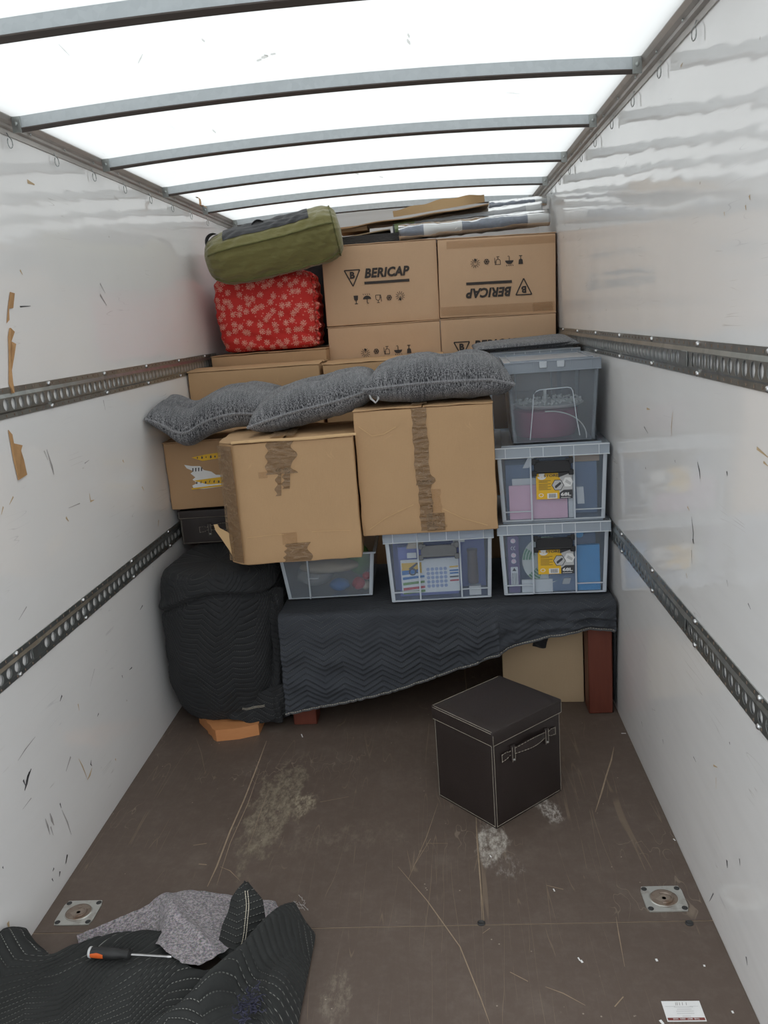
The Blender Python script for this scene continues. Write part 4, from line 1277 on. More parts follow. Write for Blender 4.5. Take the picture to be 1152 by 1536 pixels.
def leather_box(label, loc, yaw, w, d, h, lidh, handles):
    """local: front right face x 0..w at y=0; second face at x=0, y 0..d"""
    r = thing('storage_box', label, 'box', loc, yaw, 0, 'leatherette storage boxes')
    gg = wob(5, 4, (8, 20))
    dsp = lambda p: np.array([p[0] + 0.001 * gg(p[1] * 3, p[2] * 3), p[1] + 0.001 * gg(p[0] * 3, p[2] * 3), p[2]])
    MB().rbox(0.006, 0.006, 0, w - 0.006, d - 0.006, h - lidh + 0.01, 0.004, (6, 6, 6), dsp).build('box_body', 'leather', r)
    lid = MB().rbox(0, 0, h - lidh, w, d, h, 0.004, (6, 6, 3), dsp).build('lid', 'leather', r)
    e = 0.0006
    sb, sl = MB(), MB()
    zt = h - lidh
    for (x, y) in ((0.006, 0.006), (w - 0.006, 0.006), (0.006, d - 0.006)):
        for off in ((0.005, 0.0) if y < 0.01 else (), (0.0, 0.005) if x < 0.01 else ()):
            if off:
                ox = off[0] if x < w / 2 else -off[0]
                oy = off[1] if y < d / 2 else -off[1]
                sb_x = x + ox
                sb_y = y + oy
                if off[0]:
                    stitch_line(sb, (sb_x, 0.006 - e, 0.006), (sb_x, 0.006 - e, zt))
                else:
                    stitch_line(sb, (0.006 - e, sb_y, 0.006), (0.006 - e, sb_y, zt))
    stitch_line(sb, (0.012, 0.006 - e, 0.008), (w - 0.012, 0.006 - e, 0.008))
    stitch_line(sb, (0.006 - e, 0.012, 0.008), (0.006 - e, d - 0.012, 0.008))
    for z in (zt + 0.004, h - 0.004):
        stitch_line(sl, (-e, 0.006, z), (-e, d - 0.004, z))
    stitch_line(sl, (0.006, -e, zt + 0.004), (w - 0.004, -e, zt + 0.004))
    for t in (0.004,):
        stitch_line(sl, (t, 0.006, h + e), (t, d - 0.004, h + e))
        stitch_line(sl, (0.006, d - t, h + e), (w - 0.006, d - t, h + e))
        stitch_line(sl, (w - t, -e, zt + 0.005), (w - t, -e, h - 0.004))
        stitch_line(sl, (t, -e, zt + 0.005), (t, -e, h - 0.004))
    sb.build('stitching', 'stitch', r, smooth=0, kind='stuff')
    sl.build('stitching', 'stitch', lid, smooth=0, kind='stuff')
    if handles:
        cx, cz, hl = w * 0.505, zt - 0.052, 0.212
        hd = bpy.data.objects.new('handle', None)
        COL.objects.link(hd)
        hd.parent = r
        N_ = 24
        L_ = np.linspace(-0.5, 0.5, N_)
        wid = lambda t: 0.013 + 0.005 * math.cos(t * math.pi * 2) if abs(t) < 0.33 else (0.009 if abs(t) < 0.40 else 0.0145)
        arc = lambda t: 0.022 * max(0.0, math.cos(t * math.pi / 0.66)) if abs(t) < 0.33 else 0.001
        up = lambda t: 0.012 * max(0.0, math.cos(t * math.pi / 0.66)) if abs(t) < 0.33 else -0.004 * (abs(t) - 0.33) / 0.17
        G_ = np.array([[(cx + t * hl * 1.28, 0.0045 - arc(t) - o, cz + up(t) + s * wid(t)) for s in (-1, 0, 1)] for t in L_ for o in (0.0,)])
        mb = MB().grid(G_)
        mb.grid(G_ + np.array([0, -0.003, 0]))
        for s in (0, 2):
            mb.grid(np.stack([G_[:, s], G_[:, s] + np.array([0, -0.003, 0])], 1))
        mb.build('strap', 'leather', hd)
        st = MB()
        for s in (0, 2):
            for i in range(N_ - 1):
                a, b = G_[i, s] + np.array([0, -0.0036, 0.0018 * (1 - s)]), G_[i + 1, s] + np.array([0, -0.0036, 0.0018 * (1 - s)])
                st.tube([a, a + (b - a) * 0.62], 0.0007, 4)
        for i in (0, N_ - 1):
            st.tube([G_[i, 0] + np.array([0, -.0036, 0]), G_[i, 2] + np.array([0, -.0036, 0])], 0.0007, 4)
        st.build('stitching', 'stitch', hd, smooth=0, kind='stuff')
        for s in (-1, 1):
            x = cx + s * hl * 0.40
            lb = MB().rbox(x - 0.008, -0.006, cz - 0.034, x + 0.008, 0.0045, cz + 0.027, 0.003, (2, 2, 4))
            lb.build('strap_loop', 'leather', hd)
            ls = MB()
            for q in (-0.0068, 0.0068):
                stitch_line(ls, (x + q, -0.0066, cz - 0.032), (x + q, -0.0066, cz + 0.025), 0.005, 0.0032)
            ls.build('stitching', 'stitch', hd, smooth=0, kind='stuff')
            MB().lathe([(0.0045, 0), (0.0045, 0.002), (0.002, 0.004)], (x, -0.006, cz - 0.026), (0, -1, 0), 10).build('rivet', 'steel', hd)
    return r


leather_box('dark brown leatherette storage box with lid and strap handle, alone on the floor', (0.421, -0.429, 0.0), 42.0, 0.352, 0.305, 0.362, 0.052, True)
leather_box('dark leatherette storage box under the torn-label carton, handle half hidden', (-0.972, 0.862, 0.733), 0.5, 0.46, 0.36, 0.168, 0.040, True)


# ------------------------------------------------------------------ clear plastic boxes
def latch_part(r, cx, zt, wl_, hl_, mat):
    l = bpy.data.objects.new('latch', None)
    COL.objects.link(l)
    l.parent = r
    y = -0.020
    MB().box(cx - wl_ / 2, y - 0.008, zt - hl_, cx + wl_ / 2, y, zt - 0.008, 0.003).build('clip', mat, l)
    h_ = MB()
    h_.tube([(cx - wl_ / 2 - 0.004, y - 0.004, zt - hl_ + 0.006), (cx + wl_ / 2 + 0.004, y - 0.004, zt - hl_ + 0.006)], 0.005, 8)
    h_.tube([(cx - wl_ / 2 - 0.004, y - 0.004, zt - 0.008), (cx - wl_ * .36, y - 0.004, zt - 0.008)], 0.006, 8)
    h_.tube([(cx + wl_ * .36, y - 0.004, zt - 0.008), (cx + wl_ / 2 + 0.004, y - 0.004, zt - 0.008)], 0.006, 8)
    for s in (-1, 1):
        h_.box(cx + s * wl_ / 2 - 0.010, y - 0.010, zt - hl_ - 0.010, cx + s * wl_ / 2 + 0.010, y + 0.002, zt - hl_ + 0.012, 0.002)
        h_.box(cx + s * wl_ / 2 - 0.009, y - 0.010, zt - 0.022, cx + s * wl_ / 2 + 0.009, y + 0.002, zt + 0.002, 0.002)
    h_.build('hinge', mat, l)
    return l


def store_label(r, cx, z0, w, h, y):
    lb = MB()
    F = lambda o: (lambda a, b: (cx - w / 2 + a * w, y - o, z0 + b * h))
    lb.box(cx - w / 2, y - 0.0006, z0, cx + w / 2, y, z0 + h, 0, 0)
    f1, f2, f3, f4 = F(0.0012), F(0.0018), F(0.0024), F(0.003)
    poly(lb, [(.66, 0), (1, 0), (1, 1), (.60, 1), (.68, .7), (.5, .5), (.64, .3)], f1, 2)
    poly(lb, [(.62, .98), (.62, .80), (1, .98)], f2, 1)
    poly(lb, [(.64, 0), (1, 0), (1, .33), (.76, .33), (.64, .22)], f2, 1)
    hexa = lambda c, d, s: [(c + s * math.cos(math.pi / 3 * i), d + s * w / h * math.sin(math.pi / 3 * i)) for i in range(6)]
    poly(lb, hexa(.60, .52, .175), f2, 1)
    poly(lb, hexa(.60, .52, .155), f3, 2)
    poly(lb, [(.52, .42), (.55, .40), (.68, .54), (.70, .60), (.66, .63), (.52, .49)], f4, 1)
    poly(lb, hexa(.88, .62, .15), f2, 3)
    poly(lb, [(.80, .62), (.95, .50), (.97, .60), (.84, .72)], f3, 2)
    ring2d(lb, .16, .86, .03, .12, lambda a, b: F(0.002)(a, b), 12, math.pi, 2 * math.pi, 3)
    ring2d(lb, .16, .93, .0, .085, lambda a, b: F(0.002)(a, b), 12, 0, 2 * math.pi, 3)
    put_text(lb, 'STORE', cx - w / 2 + .42 * w, z0 + .885 * h, .40 * w, 0, lambda a, b: (a, y - 0.0024, b), 0.02, 0, .10 * h, 1)
    put_text(lb, '68L', cx - w / 2 + .82 * w, z0 + .165 * h, .28 * w, 0, lambda a, b: (a, y - 0.0028, b), 0.03, 0, .13 * h, 3)
    line2d(lb, (.68, .04), (.94, .04), .018, f3, 3)
    for i in range(7):
        zz = .70 - .052 * i - (0.02 if i > 1 else 0)
        line2d(lb, (.07, zz), (.07 + (.34 if i % 2 == 0 else .25), zz), .016, f2, 1)
    poly(lb, [(.30, .02), (.58, .02), (.58, .22), (.30, .22)], f2, 3)
    for i in range(11):
        x = .34 + .019 * i
        poly(lb, [(x, .05), (x + (.011 if i % 3 else .006), .05), (x + (.011 if i % 3 else .006), .20), (x, .20)], f3, 1)
    ring2d(lb, .13, .16, .05, .07, f2, 12, 0, 2 * math.pi, 3)
    lb.build('label', ['yellow', 'charcoal', 'labelgrey', 'paper'], r, smooth=0)


def clear_box(label, loc, w, d, h, yaw, latch=None, lab=False, lid=True, edge='clear_edge', wallm='clear', taper=0.012, name='storage_box', ribs=True):
    r = thing(name, label, 'box', loc, yaw, 0, 'clear plastic storage boxes')
    t = taper
    th = 0.0022
    hb = h - 0.030
    mb = MB()

    def ring(z, i):
        k = t * (1 - z / hb)
        return [(k + i, k + i), (w - k - i, k + i), (w - k - i, d - k - i), (k + i, d - k - i)]
    o0, o1, i0, i1 = ring(0, 0), ring(hb, 0), ring(th, th), ring(hb, th)
    vs = [(a, b, 0) for a, b in o0] + [(a, b, hb) for a, b in o1] + [(a, b, th) for a, b in i0] + [(a, b, hb) for a, b in i1]
    fs = [(3, 2, 1, 0), (8, 9, 10, 11)]
    for i in range(4):
        j = (i + 1) % 4
        fs += [(i, j, 4 + j, 4 + i), (8 + j, 8 + i, 12 + i, 12 + j), (4 + i, 4 + j, 12 + j, 12 + i)]
    mb.add(vs, fs)
    mb.build('box_body', wallm, r, smooth=0)
    # ribs: corner posts, two front uprights, foot bead
    fx = lambda z: t * (1 - z / hb)
    rb = MB()
    for x in (0.30 * w, 0.70 * w) if ribs else ():
        rb.prism([(x - 0.0035, 0.003), (x + 0.0035, 0.003), (x + 0.0035, hb), (x - 0.0035, hb)], lambda a, b, q: (a, fx(b) - q, b), 0.0, 0.010)
    for x, s in ((0, 1), (w, -1)):
        rb.prism([(0, 0.0), (0.012, 0.0), (0.012, hb), (0, hb)], lambda a, b, q: (x + s * (fx(b) + a), fx(b) - q, b), 0.0005, 0.004)
        rb.prism([(0, 0.0), (0.012, 0.0), (0.012, hb), (0, hb)], lambda a, b, q: (x + s * (fx(b) - q), fx(b) + a, b), 0.0005, 0.004)
    for x0, x1 in ((t, 0.30 * w), (0.70 * w, w - t)) if ribs else ():
        rb.box(x0, fx(0.045) - 0.009, 0.040, x1, fx(0.045) - 0.0003, 0.0445, 0.001)
        rb.box(x0, fx(0) - 0.009, 0.0, x1, fx(0) - 0.0003, 0.006, 0.001)
    rb.box(t - 0.004, fx(0) - 0.004, 0, w - t + 0.004, fx(0), 0.004)
    rb.build('rib', edge, r, smooth=0)
    if lid:
        L = bpy.data.objects.new('lid', None)
        COL.objects.link(L)
        L.parent = r
        z0 = hb - 0.016
        o = 0.012
        tp = MB()
        tp.box(-o, -o, h - 0.006, w + o, d + o, h - 0.003, 0.001)
        tp.build('lid_top', 'clear_lid' if wallm == 'clear' else 'smoke_lid', L, smooth=0)
        rm = MB()
        for b in ((-o, -o, w + o, -o + 0.003), (-o, d + o - 0.003, w + o, d + o), (-o, -o, -o + 0.003, d + o), (w + o - 0.003, -o, w + o, d + o)):
            rm.box(b[0], b[1], z0, b[2], b[3], h, 0.001)
        rm.box(0.016, 0.016, h - 0.003, w - 0.016, 0.019, h + 0.004)
        rm.box(0.016, d - 0.019, h - 0.003, w - 0.016, d - 0.016, h + 0.004)
        rm.box(0.016, 0.019, h - 0.003, 0.019, d - 0.019, h + 0.004)
        rm.box(w - 0.019, 0.019, h - 0.003, w - 0.016, d - 0.019, h + 0.004)
        rm.build('lid_rim', 'clear_rim' if wallm == 'clear' else 'smoke_lid', L, smooth=0)
        tk = MB()
        for x in (0.07 * w, 0.30 * w, 0.42 * w, 0.58 * w, 0.70 * w, 0.93 * w):
            tk.box(x - 0.0015, -o - 0.003, z0 + 0.001, x + 0.0015, -o - 0.0002, h - 0.001)
        tk.box(-o, -o - 0.0035, h - 0.005, w + o, -o - 0.0002, h, 0.001)
        tk.box(-o, -o - 0.0035, z0, w + o, -o - 0.0002, z0 + 0.004, 0.001)
        tk.build('lid_rib', 'clear_tick' if wallm == 'clear' else 'smoke_lid', L, smooth=0)
    if latch:
        latch_part(r, 0.5 * w, h - 0.052, 0.34 * w, 0.060, latch)
    if lab:
        store_label(r, 0.515 * w, h - 0.226, 0.335 * w, 0.112, fx(0.2) - 0.002)
    return r


BZ = 0.532
LR, LRy = (0.530, 0.47, BZ), -2.6
MR, MRy = (0.536, 0.475, BZ + 0.322), -3.4
LL, LLy = (0.046, 0.455, BZ - 0.002), 1.0
b_lr = clear_box('clear lidded box with black latch, bright blue folder inside, on draped table', LR, 0.445, 0.58, 0.315, LRy, 'latch_black', True)
b_mr = clear_box('clear lidded box with black latch and pink folder inside', MR, 0.438, 0.58, 0.318, MRy, 'latch_black', True)
b_ll = clear_box('clear lidded box with grey latch and white calendar inside', LL, 0.445, 0.58, 0.312, LLy, 'latch_grey', False)


def in_box(base, yaw, x, y, z):
    c, s = math.cos(math.radians(yaw)), math.sin(math.radians(yaw))
    return (base[0] + c * x - s * y, base[1] + s * x + c * y, base[2] + z)


def sheet(name, label, cat, base, yaw, x0, z0, x1, z1, y, mat, th=0.004, skew=0.0, lean=0.06, mb=None, group=None):
    r = MB()
    r.prism([(x0, z0), (x1, z0), (x1 + skew, z1), (x0 + skew, z1)], lambda a, b, t: (a, y + t + lean * (b - z0), b), 0.0, th)
    o = r.build(name, mat, smooth=0)
    o.location = base
    o.rotation_euler = (0, 0, math.radians(yaw))
    return tag(o, label, cat, group)


T_ = 0.012
# middle right box: pink folder, white sheets, tags, slate folder
sheet('folder', 'slate blue folder filling the back of the pink folder box', 'folder', MR, MRy, 0.03, 0.004, 0.41, 0.225, 0.10, 'slate', 0.15, lean=0)
sheet('paper_sheet', 'white sheets standing behind the pink folder', 'paper', MR, MRy, 0.055, 0.004, 0.235, 0.172, 0.050, 'paper', 0.006)
sheet('folder', 'pink folder leaning against front of clear box', 'folder', MR, MRy, 0.040, 0.004, 0.280, 0.148, 0.026, 'pink', 0.006)
sheet('paper_sheet', 'narrow white booklet standing beside the pink folder', 'paper', MR, MRy, 0.285, 0.004, 0.305, 0.200, 0.026, 'paper', 0.010)
sheet('gift_tag', 'small white tag lying high in the pink folder box', 'tag', MR, MRy, 0.100, 0.222, 0.125, 0.268, 0.030, 'paper', 0.002, 0.025)
sheet('paper_roll', 'crumpled white wrapper at the side of the pink folder box', 'paper', MR, MRy, 0.322, 0.06, 0.350, 0.13, 0.030, 'paper', 0.012, -0.003)
sheet('cardboard_piece', 'flat cardboard piece lying on top in the pink folder box', 'cardboard', MR, MRy, 0.30, 0.228, 0.42, 0.280, 0.09, 'card_c', 0.05, lean=0)

# low right box
o = MB()
o.box(0.030, 0.022, 0.004, 0.078, 0.10, 0.255, 0.001)
fn = lambda a, b: (a, 0.0212, b)
for z in (0.235, 0.172, 0.145):
    ring2d(o, 0.054, z, 0.008, 0.0105, fn, 14, mi=1)
    ring2d(o, 0.054, z, 0.0, 0.0078, fn, 14, mi=2)
    line2d(o, (0.048, z - 0.006), (0.060, z + 0.006), 0.0025, lambda a, b: (a, 0.0206, b), mi=1)
for dx in (-0.004, 0.006):
    ring2d(o, 0.056 + dx, 0.203, 0.0065, 0.0085, fn, 10, math.pi / 2, 3 * math.pi / 2, 1)
poly(o, [(0.040, 0.035), (0.070, 0.035), (0.070, 0.12), (0.040, 0.12)], fn, 1)
poly(o, [(0.046, 0.102), (0.064, 0.102), (0.055, 0.117)], lambda a, b: (a, 0.0206, b), 3)
fr = lambda a, b: (0.055 + (b - 0.07) * 1.0, 0.0206, 0.068 - (a - 0.055))
put_text(o, 'WARNING', 0.055, 0.0675, 0.052, 0, lambda a, b: (0.0475 + (b - 0.0675), 0.0206, 0.068 - (a - 0.055)), 0.01, 0, None, 3)
for i in range(4):
    line2d(o, (0.055 + 0.0035 * i, 0.042), (0.055 + 0.0035 * i, 0.094), 0.0012, lambda a, b: (a, 0.0206, b), 3)
o = o.build('toy_package', ['plum', 'paper', 'pink', 'charcoal'], smooth=0)
o.location, o.rotation_euler = LR, (0, 0, math.radians(LRy))
tag(o, 'dark purple package with round warning signs down its edge', 'package')
o = MB().lathe([(0.002, 0.010), (0.060, 0.010), (0.078, 0.0045), (0.100, 0.0), (0.102, 0.0022), (0.080, 0.0085), (0.060, 0.0145), (0.002, 0.0145)], (0, 0, 0), (0, 1, 0), 40).build('plate', 'plate')
o.location = in_box(LR, LRy, 0.192, 0.045, 0.138)
o.rotation_euler = (math.radians(-8), 0, math.radians(LRy))
tag(o, 'round white plate with green leaf pattern standing in clear box', 'plate')
sheet('folder', 'bright blue folder standing in lower clear box', 'folder', LR, LRy, 0.320, 0.004, 0.415, 0.200, 0.026, 'cyan', 0.02)
sheet('folder', 'slate blue file behind the leaf plate', 'folder', LR, LRy, 0.03, 0.004, 0.41, 0.24, 0.12, 'slate', 0.2, lean=0)
sheet('paper_sheet', 'white papers at the foot of the leaf plate', 'paper', LR, LRy, 0.085, 0.004, 0.215, 0.060, 0.020, 'paper', 0.008)
sheet('toy_part', 'small grey plastic piece low beside the bright blue folder', 'toy', LR, LRy, 0.255, 0.035, 0.285, 0.060, 0.024, 'labelgrey', 0.012, 0.008)
sheet('folder', 'dark blue file under the black latch label', 'folder', LR, LRy, 0.20, 0.004, 0.318, 0.150, 0.030, 'slate', 0.03)
o = MB().lathe([(0.001, 0), (0.016, 0.004), (0.019, 0.012), (0.012, 0.02), (0.001, 0.022)], (0, 0, 0), (0, 1, 0), 16).build('blue_ball', 'cyan')
o.location = in_box(LR, LRy, 0.335, 0.05, 0.245)
tag(o, 'round blue ball above the bright blue folder', 'ball')

# low left box: violet folders, calendar, roll
sheet('folder', 'violet blue folder standing behind the calendar', 'folder', LL, LLy, 0.045, 0.006, 0.30, 0.225, 0.060, 'violet', 0.02)
sheet('folder', 'wide violet blue file at back of the calendar box', 'folder', LL, LLy, 0.02, 0.004, 0.425, 0.262, 0.16, 'violet', 0.25, lean=0)
cal = MB()
f0 = lambda o_: (lambda a, b: (a, 0.024 + 0.06 * (b - 0.03) - o_, b))
X0, X1, Z0, Z1 = 0.055, 0.305, 0.030, 0.178
cal.prism([(X0, Z0), (X1, Z0), (X1, Z1), (X0, Z1)], lambda a, b, t: (a, 0.024 + t + 0.06 * (b - 0.03), b), 0.0, 0.004)
f1, f2 = f0(0.001), f0(0.0018)
poly(cal, [(X0 + .004, 0.118), (0.145, 0.118), (0.145, 0.165), (X0 + .004, 0.165)], f1, 1)
poly(cal, [(X0 + .004, 0.112), (0.125, 0.118), (0.135, 0.135), (X0 + .004, 0.132)], f2, 2)
ring2d(cal, 0.105, 0.125, 0.010, 0.017, f0(0.0024), 12, mi=3)
ring2d(cal, 0.128, 0.127, 0.006, 0.010, f0(0.0024), 12, mi=3)
poly(cal, [(0.088, 0.140), (0.125, 0.165), (0.130, 0.160), (0.098, 0.132)], f0(0.0026), 3)
for i, (za, mi) in enumerate(((0.100, 2), (0.076, 4), (0.053, 5), (0.036, 4))):
    poly(cal, [(X0 + .006, za - .010), (0.155, za - 0.002), (0.155, za + 0.008), (X0 + .006, za + 0.002)], f1, mi)
for i in range(5):
    for j in range(5):
        ring2d(cal, 0.172 + 0.0185 * i, 0.058 + 0.0185 * j, 0.0, 0.0078, f1, 12, mi=6)
for za, mi in ((0.138, 1), (0.122, 2), (0.110, 2), (0.094, 3), (0.078, 5)):
    poly(cal, [(0.264, za - 0.004), (0.302, za - 0.003), (0.302, za + 0.004), (0.264, za + 0.003)], f1, mi)
o = cal.build('calendar', ['paper', 'yellow', 'blue', 'charcoal', 'greenp', 'red', flat('dot_blue', (0.32, 0.38, 0.58), 0.6)], smooth=0)
o.location, o.rotation_euler = LL, (0, 0, math.radians(LLy))
tag(o, 'white wall calendar with grid of blue dots and coloured stripes', 'calendar')
o = MB().lathe([(0.0, 0), (0.022, 0), (0.024, 0.02), (0.021, 0.13), (0.023, 0.15), (0.0, 0.15)], (0, 0, 0), (0, 0, 1), 16).build('leather_roll', 'brownroll')
o.location = in_box(LL, LLy, 0.365, 0.05, 0.055)
tag(o, 'dark brown cylinder standing beside the calendar', 'cylinder')
sheet('white_bottle', 'white plastic bottle lying under the dark brown cylinder', 'bottle', LL, LLy, 0.345, 0.006, 0.395, 0.045, 0.028, 'white', 0.03)
sheet('wooden_block', 'beige block high in the calendar box', 'block', LL, LLy, 0.085, 0.228, 0.150, 0.252, 0.03, 'beige', 0.03, 0.01)
sheet('paper_roll', 'white paper strip high in the calendar box behind latch', 'paper', LL, LLy, 0.285, 0.245, 0.335, 0.258, 0.03, 'paper', 0.012)
sheet('playing_card', 'small printed card above the calendar', 'card', LL, LLy, 0.085, 0.182, 0.125, 0.205, 0.045, 'paper', 0.002)

# toy box without lid, and the greyish box on top
TB = (-0.435, 0.545, BZ)
tb = clear_box('clear open toy box with red and green toys under the crushed carton', TB, 0.415, 0.50, 0.235, 1.0, None, False, False, 'clear_edge', 'milky', 0.022, ribs=False)
rb = MB()
rb.box(0.118, -0.004, 0.004, 0.124, 0.018, 0.20)
rb.box(0.122, -0.004, 0.095, 0.165, 0.014, 0.099)
rb.build('front_rib', 'clear_edge', tb, smooth=0)
hd = MB()
for x0, x1, y0, y1 in ((-0.01, 0.425, -0.012, 0.002), (-0.01, 0.425, 0.498, 0.512), (-0.012, 0.002, -0.01, 0.51), (0.413, 0.427, -0.01, 0.51)):
    hd.box(x0, y0, 0.198, x1, y1, 0.206, 0.002)
hd.build('rim', 'clear_edge', tb)


def toy_ball(label, x, y, z, rx, ry, rz, mat, name='toy_ball', cat='toy'):
    bm = bmesh.new()
    bmesh.ops.create_icosphere(bm, subdivisions=3, radius=1.0)
    gg = wob(int(x * 1000), 4, (2, 5))
    for v in bm.verts:
        k = 1 + 0.10 * gg(v.co.x * 1.5, v.co.y * 1.5 + v.co.z)
        v.co = Vector((v.co.x * rx * k, v.co.y * ry * k, v.co.z * rz * k))
    mb = MB()
    mb.addbm(bm)
    o = mb.build(name, mat)
    o.location = in_box(TB, 1.0, x, y, z)
    return tag(o, label, cat)


toy_ball('round red toy in the corner of the open toy box', 0.335, 0.060, 0.045, 0.030, 0.03, 0.028, 'red')
toy_ball('second red toy ball, smaller and higher in the toy box', 0.372, 0.062, 0.078, 0.018, 0.02, 0.018, 'red')
toy_ball('yellow toy beside the round red toy', 0.366, 0.075, 0.030, 0.02, 0.03, 0.02, 'beige')
toy_ball('long tan soft toy lying across the toy box', 0.20, 0.12, 0.115, 0.135, 0.05, 0.030, 'beige', 'soft_toy')
toy_ball('green leafy toy standing in the toy box', 0.330, 0.19, 0.125, 0.055, 0.05, 0.075, 'greenp', 'soft_toy')
toy_ball('grey soft toy heaped in the toy box', 0.12, 0.20, 0.06, 0.085, 0.10, 0.050, 'scuff', 'soft_toy')
toy_ball('blue toy low in the middle of the toy box', 0.245, 0.09, 0.035, 0.045, 0.04, 0.028, 'blue')

# greyish box on top right with beaded tray
GB, GBy = (0.590, 0.515, BZ + 0.322 + 0.318 + 0.006), -2.0
gb = clear_box('grey tinted box with white beaded tray inside, topmost by the wall', GB, 0.365, 0.55, 0.335, GBy, None, False, True, 'smoke', 'smoke', 0.018, ribs=False)
hn = MB()
hn.tube([(0.085, 0.008, 0.012), (0.095, 0.004, 0.10), (0.105, -0.004, 0.200), (0.115, -0.006, 0.212), (0.13, -0.006, 0.218), (0.24, -0.006, 0.222), (0.255, -0.006, 0.218), (0.262, -0.006, 0.205), (0.275, 0.004, 0.10), (0.288, 0.008, 0.02)], 0.0022, 6)
hn.build('moulded_frame', 'clear_edge', gb)
cp = MB()
for x in (0.13, 0.20):
    cp.box(x, -0.020, 0.306, x + 0.03, -0.012, 0.332, 0.002)
cp.build('lid_clip', 'clear_edge', gb)
tr_ = thing('beaded_tray', 'white beaded round tray lying in grey tinted box', 'tray', in_box(GB, GBy, 0.182, 0.225, 0.125))
MB().lathe([(0.001, 0), (0.130, 0.0), (0.150, 0.012), (0.152, 0.016), (0.126, 0.006), (0.001, 0.006)], (0, 0, 0), (0, 0, 1), 32).build('tray', 'white', tr_)
rg = random.Random(3)
bd = MB()
for i in range(150):
    a = rg.uniform(0, 6.283)
    rr = rg.uniform(0.06, 0.150)
    bd.lathe([(0.001, -0.005), (0.005, -0.003), (0.0055, 0.002), (0.001, 0.0055)], (rr * math.cos(a), rr * math.sin(a), 0.016 + rg.uniform(0, 0.018)), (rg.uniform(-1, 1), rg.uniform(-1, 1), 0.6), 6)
bd.build('bead', 'white', tr_, kind='stuff')
sd = MB().tube([(0, 0, 0), (0.003, 0, 0.05)], 0.007, 8)
o = sd.build('white_candle', 'white')
o.location = in_box(GB, GBy, 0.165, 0.20, 0.150)
tag(o, 'short white candle standing on the beaded tray', 'candle')
o = MB().lathe([(0.001, 0.0), (0.125, 0.0), (0.138, 0.03), (0.140, 0.108), (0.134, 0.112), (0.001, 0.112)], (0, 0, 0), (0, 0, 1), 32).build('round_tin', 'magenta')
o.location = in_box(GB, GBy, 0.165, 0.21, 0.005)
tag(o, 'plum red round tin under the beaded tray', 'tin')
o = MB().tube([(0.155 * math.cos(a), 0, 0.110 * math.sin(a)) for a in np.linspace(-0.1, 1.65, 14)], 0.0025, 6).build('wire_hoop', 'white')
o.location = in_box(GB, GBy, 0.165, 0.045, 0.012)
o.rotation_euler = (0, 0, math.radians(GBy))
tag(o, 'thin white hoop leaning inside the grey tinted box', 'hoop')

bk = clear_box('clear lidded box behind the grey tinted box, mostly hidden by a cushion', (0.545, 1.13, 1.06), 0.43, 0.56, 0.468, 0, None, False, True)
carton('plain carton on the floor under the clear box behind the grey tinted box', 0.50, 1.13, 0.0, 0.47, 0.60, 1.048, 0, 0, 'card_c', 'plain cartons at the rear', 'x', 47)


# ------------------------------------------------------------------ table and blankets
tbl = thing('wooden_table', 'red-brown wooden table with thick square legs under the draped blanket', 'table', (0.28, 0.75, 0))
ox, oy = -0.28, -0.75
MB().box(-0.425 + ox, 0.392 + oy, 0.475, 0.985 + ox, 1.09 + oy, 0.512, 0.004).build('table_top', 'wood_red', tbl)
for x0, x1, y0, y1 in ((-0.417, -0.312, 0.400, 0.505), (0.875, 0.977, 0.400, 0.502), (-0.417, -0.312, 0.98, 1.08), (0.875, 0.977, 0.98, 1.08)):
    MB().box(x0 + ox, y0 + oy, 0.0, x1 + ox, y1 + oy, 0.474, 0.004).build('leg', 'wood_red', tbl)
for b in ((-0.312, 0.43, 0.875, 0.455), (-0.312, 1.03, 0.875, 1.055)):
    MB().box(b[0] + ox, b[1] + oy, 0.40, b[2] + ox, b[3] + oy, 0.474, 0.002).build('apron', 'wood_red', tbl)


def quilt_h(u, v):
    tri = np.abs(((u / QP) % 1.0) * 2 - 1) * -1 + 1
    k = (v - tri * QP / 2 * QA * 2 / QP * 0.55) / QS
    fr_ = (k + 100) % 1.0
    d_ = np.abs(fr_ - 0.5) * 2
    return 1 - d_ ** 2.2


# draped blanket: over the table and down its front
XL, XR = -0.432, 0.988
nx, ns = 420, 200
hx = [-0.45, -0.20, 0.0, 0.185, 0.35, 0.53, 0.70, 0.865, 0.93, 1.0]
hz = [0.088, 0.122, 0.160, 0.212, 0.268, 0.335, 0.376, 0.402, 0.405, 0.385]
xg = np.linspace(XL, XR, nx)
top_len = 0.70
S = np.concatenate([np.linspace(0, top_len, 60), top_len + np.linspace(0, 1, ns - 60)[1:]])
X = np.repeat(xg[:, None], len(S), 1)
T = np.repeat(S[None, :], nx, 0)
hem = np.interp(X, hx, hz)
drop = 0.520 - hem
rad = 0.022
on_top = T <= top_len
q = np.clip(T - top_len, 0, 1)
arc = rad * math.pi / 2
Ld = drop - rad + arc
dist = q * Ld
ang = np.clip(dist / rad, 0, math.pi / 2)
down = np.clip(dist - arc, 0, None)
Yb = np.where(on_top, 1.09 - T, 0.39 - rad * np.sin(ang))
Zb = np.where(on_top, 0.520, 0.520 - rad * (1 - np.cos(ang)) - down)
fold = 0.030 * np.exp(-((X - 0.475 - 0.02 * q) / 0.028) ** 2) + 0.018 * np.exp(-((X - 0.40) / 0.05) ** 2) + 0.022 * np.exp(-((X - 0.80) / 0.05) ** 2) + 0.02 * np.exp(-((X - 0.93) / 0.03) ** 2)
fold = fold + 0.012 * wob(4, 5, (5, 14))(X, q * 2) + 0.010 * wob(8, 4, (14, 30))(X, q)
